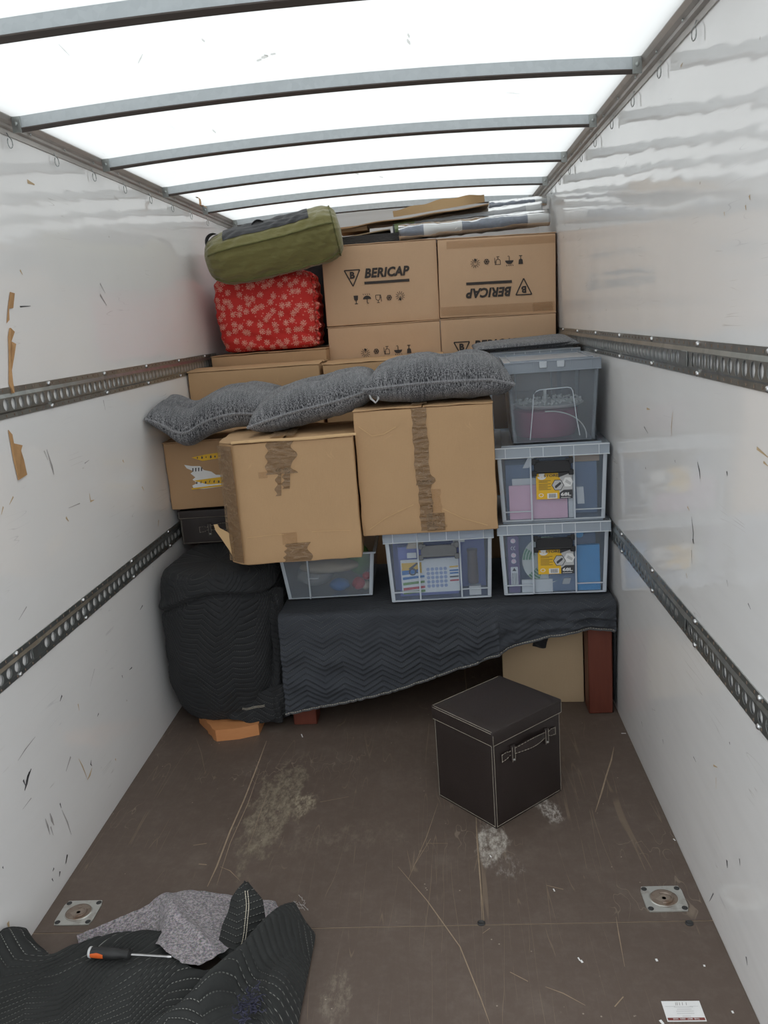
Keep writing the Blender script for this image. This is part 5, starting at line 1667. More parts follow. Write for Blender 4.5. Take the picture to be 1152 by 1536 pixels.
fk = np.where(on_top, 0, np.clip(q * 1.6, 0, 1))
Yb = Yb - fold * fk - 0.03 * q * (1 - on_top) * np.clip((0.6 - X), 0, 1)
U_, V_ = X, np.where(on_top, -(top_len - T), dist)
qh = quilt_h(U_, V_)
crum = np.where(X > 0.50, 0.5, 1.0)
Yb = Yb - 0.0115 * qh * fk * crum
Zb = Zb + np.where(on_top, 0.0035 * qh * np.clip((T - top_len + 0.07) / 0.05, 0, 1), 0.0035 * qh * np.cos(ang) * (dist < arc))
crw = wob(21, 6, (30, 70))(X, V_)
Yb = Yb - np.where(X > 0.5, 0.010, 0.001) * crw * fk
Zb = Zb + np.where(on_top, 0.0035, 0) * (wob(22, 6, (20, 60))(X, T) + 0.5) * np.clip((T - top_len + 0.08) / 0.05, 0, 1)
blk = thing('moving_blanket', 'black zigzag-quilted blanket draped over the table under the clear boxes', 'blanket', (0, 0, 0), group='quilted moving blankets')
mb = MB().grid(np.stack([X, Yb, Zb], -1), np.stack([U_, V_], -1))
mb.build('quilted_cloth', 'quilt', blk, smooth=80)
hemp = [(X[i, -1], Yb[i, -1] - 0.001, Zb[i, -1]) for i in range(0, nx, 3)]
MB().tube(hemp, 0.0055, 6).build('hem_binding', 'hem', blk)
st = MB()
for i in range(0, len(hemp) - 1):
    a, b = Vector(hemp[i]), Vector(hemp[i + 1])
    st.tube([a + Vector((0, -0.005, 0.005)), a + (b - a) * 0.6 + Vector((0, -0.005, 0.005))], 0.0011, 4)
st.build('stitching', 'stitch', blk, smooth=0, kind='stuff')
# the part hanging between table end and wall
nv = 60
yy = np.linspace(0.345, 1.05, 60)
vv = np.linspace(0, 1, nv)
Ys, Vs = np.meshgrid(yy, vv, indexing='ij')
Xs = 0.986 + 0.006 * np.sin(Ys * 20) * Vs
lowz = 0.03 + 0.0 * Ys
Zs = 0.525 - Vs * (0.525 - lowz)
Ysd = Ys + 0.05 * np.sin(Vs * 1.6) * (Ys - 0.345 < 0.2) * (1 - (Ys - 0.345) / 0.2) + (0.014 * Vs)
MB().grid(np.stack([np.minimum(Xs, 0.996), Ysd, Zs], -1), np.stack([Ys, Zs], -1)).build('side_drop', 'quilt', blk, smooth=80)

# furniture wrapped in a black blanket beside the wall
wr_ = thing('moving_blanket', 'black quilted blanket wrapped round a barrel-shaped piece beside the wall', 'blanket', (0, 0, 0), group='quilted moving blankets')
zs_ = [0.030, 0.035, 0.06, 0.11, 0.20, 0.32, 0.44, 0.54, 0.60, 0.645, 0.685, 0.708, 0.722, 0.727, 0.728, 0.728]
rx_ = [0.17, 0.185, 0.215, 0.240, 0.258, 0.266, 0.264, 0.256, 0.250, 0.250, 0.244, 0.232, 0.205, 0.15, 0.08, 0.002]
lev = np.linspace(0, len(zs_) - 1, 150)
ZL = np.interp(lev, range(len(zs_)), zs_)
RX = np.interp(lev, range(len(rx_)), rx_)
nth = 200
th_ = np.linspace(0, 2 * math.pi, nth, endpoint=False)
TH, ZZ = np.meshgrid(th_, ZL, indexing='ij')
RR = np.repeat(RX[None, :], nth, 0)
ca, sa = np.cos(TH), np.sin(TH)
pw = 2.6
sup = (np.abs(ca) ** pw + np.abs(sa) ** pw) ** (-1 / pw)
zc = 0.575 + 0.055 * np.sin(TH * 1.0 + 2.4) + 0.02 * np.sin(TH * 3)
crease = -0.020 * np.exp(-((ZZ - zc) / 0.010) ** 2) + 0.010 * np.exp(-((ZZ - zc - 0.025) / 0.02) ** 2)
low = np.clip(1 - ZZ / 0.72, 0, 1)
folds = 0.016 * wob(61, 5, (2, 7))(np.cos(TH) * 1.5 + np.sin(TH), ZZ * 3) * np.clip(low * 3, 0, 1) + 0.006 * wob(62, 6, (8, 18))(ca + sa * 0.7, ZZ * 3) * np.clip(low * 3, 0, 1)
RR = RR + (crease + folds) * (ZZ > 0.04) * (ZZ < 0.725)
Uw = TH * 0.27 + 0.05 * np.sin(ZZ * 6)
Vw = ZZ + 0.18 * np.sin(TH * 1.5 + 0.6)
inner_top = np.where(ZZ > 0.7265, RX[None, :], 0)
RR = RR + 0.0028 * quilt_h(Uw, Vw) * (ZZ < 0.72)
cxw, cyw = -0.722, 0.585
PX = np.maximum(cxw + RR * sup * ca, -0.994)
PY = cyw + RR * np.where(sa > 0, 2.3, 0.98) * sup * sa
PZ = ZZ + 0.004 * wob(63, 5, (6, 14))(PX, PY) * (ZZ > 0.7)
MB().grid(np.stack([PX, PY, PZ], -1), np.stack([Uw, Vw], -1), closed_u=True).build('quilted_cloth', 'quilt_wrap', wr_, smooth=80)
# gathered corner of cloth between the wrapped piece and the table, and the loose flap at its foot
zl = np.linspace(0, 1, 70)
tl_ = np.linspace(0, 2 * math.pi, 48, endpoint=False)
TH, ZV = np.meshgrid(tl_, zl, indexing='ij')
cxg = np.interp(ZV, [0, 0.2, 0.45, 0.7, 1], [-0.525, -0.49, -0.46, -0.452, -0.455])
cyg = np.interp(ZV, [0, 0.3, 1], [0.425, 0.44, 0.50])
rg_ = np.interp(ZV, [0, 0.04, 0.15, 0.35, 0.55, 0.8, 0.97, 1], [0.01, 0.075, 0.075, 0.046, 0.040, 0.046, 0.052, 0.002])
rg_ = rg_ * (1 + 0.30 * wob(71, 5, (2, 6))(np.cos(TH) * 2 + ZV * 3, np.sin(TH) * 2 + ZV * 4) + 0.2 * np.sin(TH * 5 + ZV * 9))
GX = np.minimum(cxg + rg_ * np.cos(TH) * np.interp(ZV, [0, .15, .35, 1], [1.15, 1.1, 1, 1]), -0.434)
GY = cyg + rg_ * np.sin(TH) * 0.9
GZ = 0.012 + 0.60 * ZV
MB().grid(np.stack([GX, GY, GZ], -1), np.stack([TH * 0.07, GZ], -1), closed_u=True).build('gathered_fold', 'quilt_wrap', wr_, smooth=80)
a_ = np.linspace(0, 1, 50)
b_ = np.linspace(0, 1, 20)
A_, B_ = np.meshgrid(a_, b_, indexing='ij')
FX = -0.74 + 0.30 * A_
FY = 0.372 - 0.035 * np.sin(A_ * 3.14) * (1 - B_ * 0.6) + 0.04 * B_ * (1 - A_) + 0.006 * np.sin(A_ * 22 + B_ * 3)
FZ = 0.055 + (0.06 + 0.10 * A_) * B_ + 0.012 * np.sin(A_ * 8) * (1 - B_)
MB().grid(np.stack([FX, FY, FZ], -1), np.stack([FX, FZ], -1)).build('loose_flap', 'quilt_wrap', wr_, smooth=80)
st = MB()
for o in (0.0, 0.006):
    pts = [Vector((FX[i, 10], FY[i, 10] - 0.003, FZ[i, 10] + o)) for i in range(16, 36)]
    for i in range(len(pts) - 1):
        st.tube([pts[i], pts[i] + (pts[i + 1] - pts[i]) * 0.85], 0.0011, 4)
st.build('stitching', 'stitch', wr_, smooth=0, kind='stuff')

pl_ = MB()
pts = [(-0.557, 0.323), (-0.640, 0.290), (-0.735, 0.277), (-0.752, 0.292), (-0.772, 0.330), (-0.792, 0.352), (-0.803, 0.378), (-0.835, 0.420), (-0.862, 0.459), (-0.862, 0.85), (-0.557, 0.85)]
pl_.prism(list(reversed(pts)), lambda a, b, t: (a, b, t), 0.0, 0.052)
o = pl_.build('wooden_plinth', 'wood_orange', smooth=30)
tag(o, 'orange wooden plinth foot showing under the wrapped barrel-shaped piece', 'plinth')


# ------------------------------------------------------------------ cushions
def cushion(label, loc, rot, w, d, t, spine, seed, tuft=((0.0, 0.0),), depth_dip=0.30, tie=None):
    """stuffed seat pad; spine(u, v) bends it"""
    r = thing('seat_cushion', label, 'cushion', loc, rot=rot, group='grey tweed seat cushions')
    n, m = 70, 60
    u = np.sin(np.linspace(-1, 1, n) * math.pi / 2)
    v = np.sin(np.linspace(-1, 1, m) * math.pi / 2)
    Uc, Vc = np.meshgrid(u, v, indexing='ij')
    pin = 1 - 0.05 * (1 - Vc ** 2) * np.abs(Uc) ** 3
    pin2 = 1 - 0.05 * (1 - Uc ** 2) * np.abs(Vc) ** 3
    th = ((1 - np.abs(Uc) ** 3.4) * (1 - np.abs(Vc) ** 3.4)) ** 0.38
    for a, b in tuft:
        th = th * (1 - depth_dip * np.exp(-(((Uc - a) / 0.16) ** 2 + ((Vc - b) / 0.22) ** 2)))
    wk = 0.08 * wob(seed, 6, (4, 12))(Uc, Vc) + 0.05 * wob(seed + 1, 6, (12, 24))(Uc, Vc)
    Xc, Yc = Uc * w / 2 * pin, Vc * d / 2 * pin2
    sp = spine(Uc, Vc)
    mb = MB()
    for s in (1, -1):
        k = 0.52 if s > 0 else 0.48
        Zc = sp + s * t * k * th * (1 + wk)
        G = np.stack([Xc, Yc, Zc], -1)
        mb.grid(G if s > 0 else G[::-1], np.stack([Xc, Yc], -1) if s > 0 else np.stack([Xc, Yc], -1)[::-1] + 3)
    mb.build('cushion_cover', 'tweed', r, smooth=80)
    ring = [(Xc[i, 0], Yc[i, 0], sp[i, 0]) for i in range(n)] + [(Xc[-1, j], Yc[-1, j], sp[-1, j]) for j in range(1, m)] + \
           [(Xc[i, -1], Yc[i, -1], sp[i, -1]) for i in range(n - 2, -1, -1)] + [(Xc[0, j], Yc[0, j], sp[0, j]) for j in range(m - 2, 0, -1)]
    mb = MB().tube(ring, 0.0075, 6, closed=True)
    for i in range(len(mb.v)):
        mb.uv[i] = (mb.v[i][0], mb.v[i][1] + mb.v[i][2])
    mb.build('piping', 'tweed_pipe', r)
    if tie:
        MB().tube(tie, 0.0045, 6).build('tie_loop', 'labelgrey', r)
    return r


cushion('plump grey tweed cushion lying flat on the fully taped big carton', (0.312, 0.655, 1.462), (0, math.radians(-0.3), math.radians(-1)), 0.60, 0.50, 0.185,
        lambda u, v: 0.010 * np.cos(u * 1.5) - 0.022 * np.clip(u - 0.7, 0, 1) * 3 + 0.010 * v, 3, ((0.12, -0.15), (0.12, 0.5)), 0.34,
        [(-0.285, -0.22, -0.012), (-0.275, -0.245, -0.045), (-0.255, -0.262, -0.062), (-0.245, -0.245, -0.05), (-0.25, -0.20, -0.02)])
cushion('grey tweed cushion sloping down onto the big carton with crushed corner', (-0.232, 0.700, 1.405), (0, math.radians(-8.5), math.radians(4)), 0.56, 0.50, 0.165,
        lambda u, v: 0.022 * u * np.abs(u) + 0.014 * v, 9, ((0.1, -0.05),), 0.30)
cushion('wrinkled grey tweed cushion sagging beside the wall on the torn-label carton', (-0.708, 0.880, 1.362), (0, math.radians(-2), math.radians(2)), 0.575, 0.46, 0.170,
        lambda u, v: 0.105 * np.clip(-u - 0.62, 0, 1) - 0.040 * np.exp(-((u + 0.45) / 0.26) ** 2) + 0.020 * np.exp(-((u - 0.35) / 0.4) ** 2) + 0.035 * np.clip(u - 0.3, 0, 1) * (v + 1) * 0.5 + 0.02 * v, 15, ((-0.40, 0.0),), 0.38)
# flat pad behind the grey tinted box
r = thing('seat_pad', 'thin flat grey pad lying on lidded box behind the grey tinted box', 'cushion', (0.735, 1.34, 1.556), rot=(math.radians(1.5), math.radians(-1.0), 0), group='grey tweed seat cushions')
n = 40
Uc, Vc = np.meshgrid(np.linspace(-1, 1, n), np.linspace(-1, 1, n), indexing='ij')
th = ((1 - np.abs(Uc) ** 8) * (1 - np.abs(Vc) ** 8)) ** 0.5
mb = MB()
for s in (1, -1):
    G = np.stack([Uc * 0.245, Vc * 0.25, s * 0.019 * th + 0.006 * Uc * Vc], -1)
    mb.grid(G if s > 0 else G[::-1], np.stack([Uc * .25, Vc * .25], -1))
mb.build('pad_cover', 'tweed', r, smooth=80)
ring = [(math.copysign(abs(math.cos(a)) ** 0.3, math.cos(a)) * 0.244, math.copysign(abs(math.sin(a)) ** 0.3, math.sin(a)) * 0.249, 0) for a in np.linspace(0, 6.283, 80, endpoint=False)]
MB().tube(ring, 0.005, 6, closed=True).build('piping', 'black_cloth', r)


# ------------------------------------------------------------------ red floral bag and green bolster bag
r = thing('floral_bag', 'red bag with white flower pattern, standing under the green bag', 'bag', (-0.650, 2.02, 1.592))
n, m = 90, 70
th_ = np.linspace(0, 2 * math.pi, n, endpoint=False)
zv = np.linspace(0, 1, m)
TH, ZV = np.meshgrid(th_, zv, indexing='ij')
ca, sa = np.cos(TH), np.sin(TH)
pw = 5.0
sup = (np.abs(ca) ** pw + np.abs(sa) ** pw) ** (-1 / pw)
prof = np.interp(ZV, [0, 0.015, 0.06, 0.3, 0.6, 0.88, 0.97, 1.0], [0.02, 0.86, 0.96, 1.0, 1.02, 1.0, 0.88, 0.02])
wk = 1 + 0.035 * wob(81, 6, (3, 8))(ca * 2 + ZV * 2, sa * 2 + ZV * 5) + 0.02 * wob(82, 6, (9, 20))(ca + ZV, sa + ZV * 3) + 0.03 * np.exp(-((ca - 1) / 0.15) ** 2) * np.sin(ZV * 50)
RX_ = 0.285 * sup * prof * wk
RY_ = 0.23 * sup * prof * wk
Xb = RX_ * ca + 0.012 * (1 - ZV)
Yb_ = RY_ * sa - 0.02 * np.sin(ZV * 3.1)
Zb_ = 0.012 * np.clip(1 - prof, 0, 1) + ZV * 0.445
uvx = np.where(np.abs(sa) > 0.55, Xb, Yb_ + 1)
mb = MB().grid(np.stack([Xb, Yb_, Zb_], -1), np.stack([uvx, Zb_], -1), closed_u=True)
mb.build('bag_body', 'floral', r, smooth=80)
sd = MB()
k = [j for j in range(3, m - 3)]
i0 = 2
sd.tube([(Xb[i0, j] + 0.003, Yb_[i0, j] - 0.19, Zb_[i0, j]) for j in k], [0.007 + 0.004 * math.sin(j * 1.7) for j in k], 6)
for q in range(len(sd.v)):
    sd.uv[q] = (sd.v[q][0] * 2, sd.v[q][2])
sd.build('ruffled_seam', 'floral', r)

o = MB().rbox(-0.93, 2.30, 1.592, -0.325, 2.58, 2.20, 0.06, (8, 4, 6), lambda p: p + 0.012 * np.array([wob(151, 4, (4, 9))(p[1], p[2]), wob(152, 4, (4, 9))(p[0], p[2]), 0])).build('dark_gap_block', 'black_cloth', smooth=60)  # added block, hides the bright bulkhead so the gap stays dark
tag(o, 'soft black block added to darken the gap behind the red floral bag', 'bag')

# bolster: rounded-rectangle section swept along its length
A = Vector((-0.915, 1.70, 2.092))
B = Vector((-0.175, 1.775, 2.218))
r = thing('holdall_bag', 'long olive green bag with piping and black panel, lying on the floral bag', 'bag', A)
axis = (B - A).normalized()
L = (B - A).length
e2 = Vector((0, 0, 1)) - axis * axis.z
e2.normalize()
e1 = axis.cross(e2)            # points to the front (-y) or back
if e1.y > 0:
    e1 = -e1
n, m = 110, 96
s = np.linspace(0, 1, n)
tt = np.linspace(0, 2 * math.pi, m, endpoint=False)
TT, SS = np.meshgrid(tt, s, indexing='ij')
ca, sa = np.cos(TT), np.sin(TT)
pw = 3.0
sup = (np.abs(ca) ** pw + np.abs(sa) ** pw) ** (-1 / pw)
endp = np.interp(SS, [0, 0.004, 0.02, 0.05, 0.10, 0.18, 0.28, 0.5, 0.84, 0.91, 0.95, 0.98, 0.995, 1.0], [0.02, 0.26, 0.52, 0.72, 0.86, 0.96, 1.0, 1.0, 1.0, 0.97, 0.88, 0.72, 0.5, 0.02])
pleat = 0.012 * np.sin(TT * 14 + 2 * np.sin(SS * 9)) * (np.exp(-((SS - 0.02) / 0.10) ** 2) + np.exp(-((SS - 0.97) / 0.06) ** 2))
wk = 1 + 0.045 * wob(91, 6, (3, 9))(ca * 1.3 + SS * 3, sa * 1.3 - SS * 5) + 0.02 * wob(92, 6, (12, 26))(ca + SS * 2, sa + SS * 2) + pleat * 2.6
seam_t = [math.radians(38), math.radians(-38)]
for a0 in seam_t:
    dt_ = (TT - a0 + math.pi) % (2 * math.pi) - math.pi
    wk = wk + 0.03 * np.exp(-(dt_ / 0.05) ** 2) - 0.02 * np.exp(-((np.abs(dt_) - 0.14) / 0.08) ** 2)
hw, hh = 0.148, 0.136
c1, c2 = hw * sup * endp * wk * ca, hh * sup * endp * wk * sa
rot_ = math.radians(-24)
c1r, c2r = c1 * math.cos(rot_) - c2 * math.sin(rot_), c1 * math.sin(rot_) + c2 * math.cos(rot_)
sag = -0.010 * np.sin(SS * math.pi)
Pp = np.zeros((m, n, 3))
for k in range(3):
    Pp[..., k] = axis[k] * SS * L + e1[k] * c1r + e2[k] * (c2r + sag)
MB().grid(Pp, closed_u=True).build('bag_body', 'green', r, smooth=80)
for a0 in seam_t:
    i = int(round((a0 % (2 * math.pi)) / (2 * math.pi) * m)) % m
    MB().tube([Pp[i, j] * 1.0 + np.array(e1) * 0.002 for j in range(5, n - 6)], 0.0042, 6).build('piping', 'green_seam', r)
i = int(0.955 * (n - 1))
MB().tube([Pp[k, i] + (Pp[k, i] - Pp[:, i].mean(0)) * 0.015 for k in range(m)], 0.004, 6, closed=True).build('piping', 'green_seam', r)
# black panel over the top
ja, jb = int(0.18 * n), int(0.80 * n)
rows = [k % m for k in range(int(62 / 360 * m), int(128 / 360 * m))]
G = Pp[rows][:, ja:jb]
cen = Pp.mean(0)[ja:jb][None]
G = G + (G - cen) * 0.022
MB().grid(G).build('black_panel', 'black_cloth', r, smooth=80)
for j0, dx in ((0.10, 0.0), (0.44, 0.0)):
    j = int(j0 * n)
    base = Pp[int(0.30 * m), j]
    rr = 0.045 if j0 < 0.2 else 0.040
    pts = [(base[0] + rr * math.cos(a), base[1] + 0.02, base[2] - 0.025 + rr * 1.0 * math.sin(a)) for a in np.linspace(-0.3, 3.5, 14)]
    G = np.array([[(p_[0], p_[1] + q_, p_[2]) for q_ in np.linspace(-0.03, 0.03, 4)] for p_ in pts])
    mb = MB().grid(G)
    mb.grid(G * 1.0 + np.array([0, 0, -0.004]))
    mb.build('strap', 'black_cloth', r, smooth=80)


# ------------------------------------------------------------------ things lying on the printed cartons
def slab(name, label, cat, pts, z0, z1, mat, loc, rot=(0, 0, 0), group=None):
    mb = MB().prism(pts, lambda a, b, t: (a, b, t), z0, z1)
    o = mb.build(name, mat, smooth=0)
    o.location, o.rotation_euler = loc, rot
    return tag(o, label, cat, group)


cs = thing('cardboard_tray', 'opened cardboard tray with folded edges lying on top under the roof', 'cardboard', (0.02, 2.03, 2.262), rot=(math.radians(3), math.radians(-3.5), math.radians(-2)))
gg = wob(101, 5, (4, 12))
U, V = np.meshgrid(np.linspace(-0.25, 0.62, 30), np.linspace(-0.06, 0.42, 14), indexing='ij')
base = np.stack([U, V, 0.006 * gg(U * 2, V * 2) + 0.015 * np.clip(U - 0.2, 0, 1)], -1)
mb = MB().grid(base)
mb.grid(base + np.array([0, 0, -0.005]))
for a in (0, -1):
    mb.grid(np.stack([base[:, a], base[:, a] + np.array([0, 0, -0.005])], 1))
    mb.grid(np.stack([base[a], base[a] + np.array([0, 0, -0.005])], 1))
mb.build('tray_base', 'card_c', cs, smooth=40)
lp = MB()
up_ = np.linspace(0.09, 0.60, 26)
hgt = lambda u: 0.052 * (1 - 0.35 * abs((u - 0.4) / 0.3)) + 0.004 * math.sin(u * 40)
fp = np.array([[(u, -0.062 - 0.012 * k - 0.015 * k * (u > 0.5), 0.012 + 0.015 * max(0, u - 0.2) + hgt(u) * k) for k in np.linspace(0, 1, 4)] for u in up_])
lp.grid(fp)
lp.grid(fp + np.array([0, 0.005, 0]))
lp.grid(np.stack([fp[:, -1], fp[:, -1] + np.array([0, 0.005, 0])], 1))
for k in (0, -1):
    lp.grid(np.stack([fp[k], fp[k] + np.array([0, 0.005, 0])], 1))
lp.build('folded_edge', 'card_in', cs)
slab('folded_carpet', 'folded charcoal mat on the upright printed carton', 'mat', [(-0.24, -0.02), (-0.02, -0.03), (0.14, -0.02), (0.15, 0.35), (-0.22, 0.36)], 0, 0.045, 'grey_cloth', (0.02, 1.96, 2.1455), (0, 0, 0.02))
slab('cardboard_sheet', 'ragged cardboard piece between charcoal mat and opened tray', 'cardboard', [(-0.20, 0), (-0.10, 0.012), (0.02, 0.0), (0.06, 0.02), (0.08, 0.05), (0.07, 0.35), (-0.2, 0.35)], 0, 0.006, 'card_d', (0.0, 2.0, 2.208), (0.02, -0.10, 0))
slab('book', 'thin red-spined book under the opened tray, by the green bag', 'book', [(-0.06, 0), (0.10, 0), (0.10, 0.2), (-0.06, 0.2)], 0, 0.030, 'card_c', (-0.15, 2.02, 2.222), (0, -0.03, 0))
slab('folded_blanket', 'dark grey folded cloth under the opened tray', 'cloth', [(-0.2, 0), (0.0, -0.015), (0.28, 0.0), (0.55, 0.01), (0.55, 0.25), (-0.2, 0.25)], 0, 0.058, 'grey_cloth', (0.29, 2.17, 2.203), (0, math.radians(-1), 0))


def roll(label, a, b, rad, mats, bands, film=True, flatk=0.75):
    a, b = Vector(a), Vector(b)
    r = thing('wrapped_roll', label, 'roll', a, group='plastic-wrapped rolls on top')
    d = b - a
    n = 30
    gg = wob(int(rad * 1e4) + int(a.y * 100), 5, (4, 12))

    def sweep(s0, s1, k, mat, nm):
        e = d.normalized()
        up = Vector((0, 0, 1)) - e * e.z
        up.normalize()
        sd_ = e.cross(up)
        ss = np.linspace(s0, s1, n)
        G = np.array([[tuple(d * t + (sd_ * math.cos(q) * 1.35 + up * math.sin(q) * flatk) * rad * k * (1 + 0.10 * gg(t * 3, math.cos(q)) + (0.11 * gg(t * 16, q * 1.5) if nm == 'plastic_film' else 0))) for t in ss] for q in np.linspace(0, 2 * math.pi, 20, endpoint=False)])
        mb = MB().grid(G, closed_u=True)
        for j in (0, n - 1):
            mb.f.append(tuple(i * n + j for i in range(20)))
            mb.mi.append(0)
        mb.build(nm, mat, r, smooth=50)
    sweep(0, 1, 1.0, mats, 'roll_body')
    for s0, s1, mt in bands:
        sweep(s0, s1, 1.05, mt, 'wrapped_band')
    if film:
        sweep(-0.01, 1.01, 1.12, 'film', 'plastic_film')
    return r


roll('blue-grey patterned roll with white paper bands in clear film', (0.14, 1.955, 2.188), (0.955, 1.965, 2.205), 0.052, 'denim', [(0.16, 0.42, 'white'), (0.86, 1.0, 'white')])
roll('greyish film-wrapped roll with a lime printed end', (0.105, 2.075, 2.225), (0.93, 2.085, 2.268), 0.048, 'labelgrey', [(0.0, 0.14, 'lime'), (0.9, 1.0, 'white')])
roll('navy blue roll in film, highest of the wrapped rolls', (0.655, 2.17, 2.312), (0.975, 2.17, 2.318), 0.034, 'denim', [(0.80, 1.0, 'white')])


# ------------------------------------------------------------------ tangled blanket on the floor with its felt underside
r = thing('moving_blanket', 'black quilted blanket tangled on the floor with grey felt side turned up', 'blanket', (-0.55, -1.2, 0), group='quilted moving blankets')
OX, OY = -0.55, -1.2
nx, ny = 300, 250
xg = np.linspace(-0.992, -0.130, nx)
# far edge of the black cloth as a function of x
ex = [-1.0, -0.96, -0.90, -0.87, -0.80, -0.70, -0.62, -0.56, -0.50, -0.45, -0.40, -0.35, -0.28, -0.22, -0.185, -0.13]
ey = [-0.985, -0.985, -1.005, -1.015, -0.975, -0.935, -0.92, -0.935, -1.005, -1.07, -1.09, -1.04, -0.985, -0.925, -0.885, -0.93]
far = np.interp(xg, ex, ey) + 0.004 * np.sin(xg * 90)
tv = np.linspace(0, 1, ny)
X = np.repeat(xg[:, None], ny, 1)
near = -1.72
Yp = far[:, None] + (near - far[:, None]) * tv[None, :]


def gauss(x, y, cx, cy, sx, sy, rot=0):
    c, s = math.cos(rot), math.sin(rot)
    a = (x - cx) * c + (y - cy) * s
    b = -(x - cx) * s + (y - cy) * c
    return np.exp(-(a / sx) ** 2 - (b / sy) ** 2)


def pile_h(x, y):
    h = 0.055 + 0 * x
    h = h + 0.075 * gauss(x, y, -0.97, -1.06, 0.07, 0.09)
    h = h + 0.030 * gauss(x, y, -0.66, -1.00, 0.16, 0.05, 0.1)
    h = h + 0.045 * gauss(x, y, -0.90, -1.35, 0.10, 0.25, 0.3)
    h = h + 0.085 * gauss(x, y, -0.26, -1.06, 0.035, 0.24, -0.55)
    h = h + 0.050 * gauss(x, y, -0.20, -1.25, 0.05, 0.30, 0.05)
    h = h + 0.040 * gauss(x, y, -0.42, -1.25, 0.03, 0.20, -0.8)
    h = h - 0.030 * gauss(x, y, -0.36, -1.13, 0.025, 0.16, -0.6)
    h = h + 0.010 * wob(111, 6, (6, 14))(x, y) + 0.005 * wob(112, 6, (18, 36))(x, y)
    k = np.clip(gauss(x, y, -0.60, -1.10, 0.20, 0.045) * 1.4, 0, 1)
    return h * (1 - k) + 0.078 * k


rightfall = np.clip((-0.130 - X) / 0.035, 0, 1) ** 0.5
farfall = np.clip(tv[None, :] / 0.05, 0, 1) ** 0.5
Hh = pile_h(X, Yp)
uu, vv_ = X * 0.9 + 0.35 * np.sin(Yp * 4), Yp + 0.25 * np.sin(X * 5)
edge = np.minimum(rightfall, farfall)
Hh = 0.006 + (Hh - 0.006) * np.maximum(edge, 0.08 + 0.92 * np.clip((-0.85 - X) / 0.1, 0, 1) * (rightfall)) + 0.0036 * quilt_h(uu, vv_) * edge
MB().grid(np.stack([X - OX, Yp - OY, Hh], -1)[::-1], np.stack([uu, vv_], -1)[::-1]).build('quilted_cloth', 'quilt_pile', r, smooth=80)

# felt underside of the turned-over corner
ft = [(-0.845, -0.918, .03), (-0.78, -0.873, .035), (-0.70, -0.825, .04), (-0.64, -0.790, .05), (-0.558, -0.748, .05), (-0.49, -0.742, .045), (-0.42, -0.748, .04), (-0.36, -0.752, .03), (-0.28, -0.765, .018), (-0.262, -0.80, .012), (-0.27, -0.86, .012)]
nb = [(-0.80, -0.99), (-0.76, -0.985), (-0.70, -0.985), (-0.64, -0.985), (-0.58, -1.01), (-0.52, -1.07), (-0.46, -1.115), (-0.415, -1.115), (-0.36, -1.06), (-0.32, -0.98), (-0.29, -0.92)]
n, m = 120, 60
sidx = np.linspace(0, len(ft) - 1, n)
fa = np.array([[np.interp(t, range(len(ft)), [p_[k] for p_ in ft]) for k in range(3)] for t in sidx])
na = np.array([[np.interp(t, range(len(nb)), [p_[k] for p_ in nb]) for k in range(2)] for t in sidx])
tm = np.linspace(0, 1, m)
Xf = fa[:, 0:1] * (1 - tm) + na[:, 0:1] * tm
Yf = fa[:, 1:2] * (1 - tm) + na[:, 1:2] * tm + 0.004 * wob(123, 6, (3, 14))(sidx[:, None], 0 * sidx[:, None])
Zf = fa[:, 2:3] * np.clip(tm / 0.10, 0, 1) ** 0.5 * (1 - 0.75 * tm * np.clip((-0.56 - Xf) / 0.05, 0, 1)) + 0.050 * np.clip(tm, 0, 1) * (Xf < -0.34) * np.clip((Xf + 0.60) / 0.06, 0, 1) + 0.012 * wob(121, 6, (9, 20))(Xf, Yf) * np.clip(tm * 6, 0, 1)
Zf = Zf + 0.030 * gauss(Xf, Yf, -0.58, -0.86, 0.03, 0.10, 0.5) + 0.028 * gauss(Xf, Yf, -0.47, -0.98, 0.10, 0.018, -0.75) - 0.018 * gauss(Xf, Yf, -0.50, -0.96, 0.10, 0.016, -0.75)
Zf = np.maximum(Zf, 0.004) + 0.0015 * wob(122, 6, (90, 160))(Xf, Yf)
MB().grid(np.stack([Xf - OX, Yf - OY, Zf], -1)).build('felt_underside', 'felt', r, smooth=80)
# standing folded corner
a_ = np.linspace(0, 1, 40)
b_ = np.linspace(-1, 1, 24)
A_, B_ = np.meshgrid(a_, b_, indexing='ij')
base0, tip = np.array([-0.335, -1.06, 0.05]), np.array([-0.316, -0.945, 0.205])
wd = np.interp(A_, [0, 0.35, 0.75, 0.92, 1], [0.065, 0.062, 0.045, 0.018, 0.004])
cxx = base0[0] + (tip[0] - base0[0]) * A_ + 0.012 * np.sin(A_ * 3)
FX = cxx + B_ * wd
FY = base0[1] + (tip[1] - base0[1]) * A_ + 0.030 * np.abs(B_) ** 1.5 * (1 - A_ * 0.4)
FZ = base0[2] + (tip[2] - base0[2]) * A_ - 0.035 * np.clip(B_, 0, 1) * (1 - A_) - 0.010 * np.abs(B_) + 0.004 * np.sin(A_ * 14 + B_ * 4)
G = np.stack([FX - OX, FY - OY, FZ], -1)
mb = MB().grid(G, np.stack([FX, FZ * 1.0 + FY], -1))
mb.grid(G[::-1] + np.array([0, 0.006, -0.002]), np.stack([FX, FZ + FY], -1)[::-1])
mb.build('folded_corner', 'quilt_pile', r, smooth=80)
st = MB()
for o in (0, 0.007):
    pts = [Vector((G[i, 13][0] + o, G[i, 13][1] - 0.004, G[i, 13][2])) for i in range(4, 36)]
    for i in range(len(pts) - 1):
        st.tube([pts[i], pts[i] + (pts[i + 1] - pts[i]) * 0.85], 0.0011, 4)
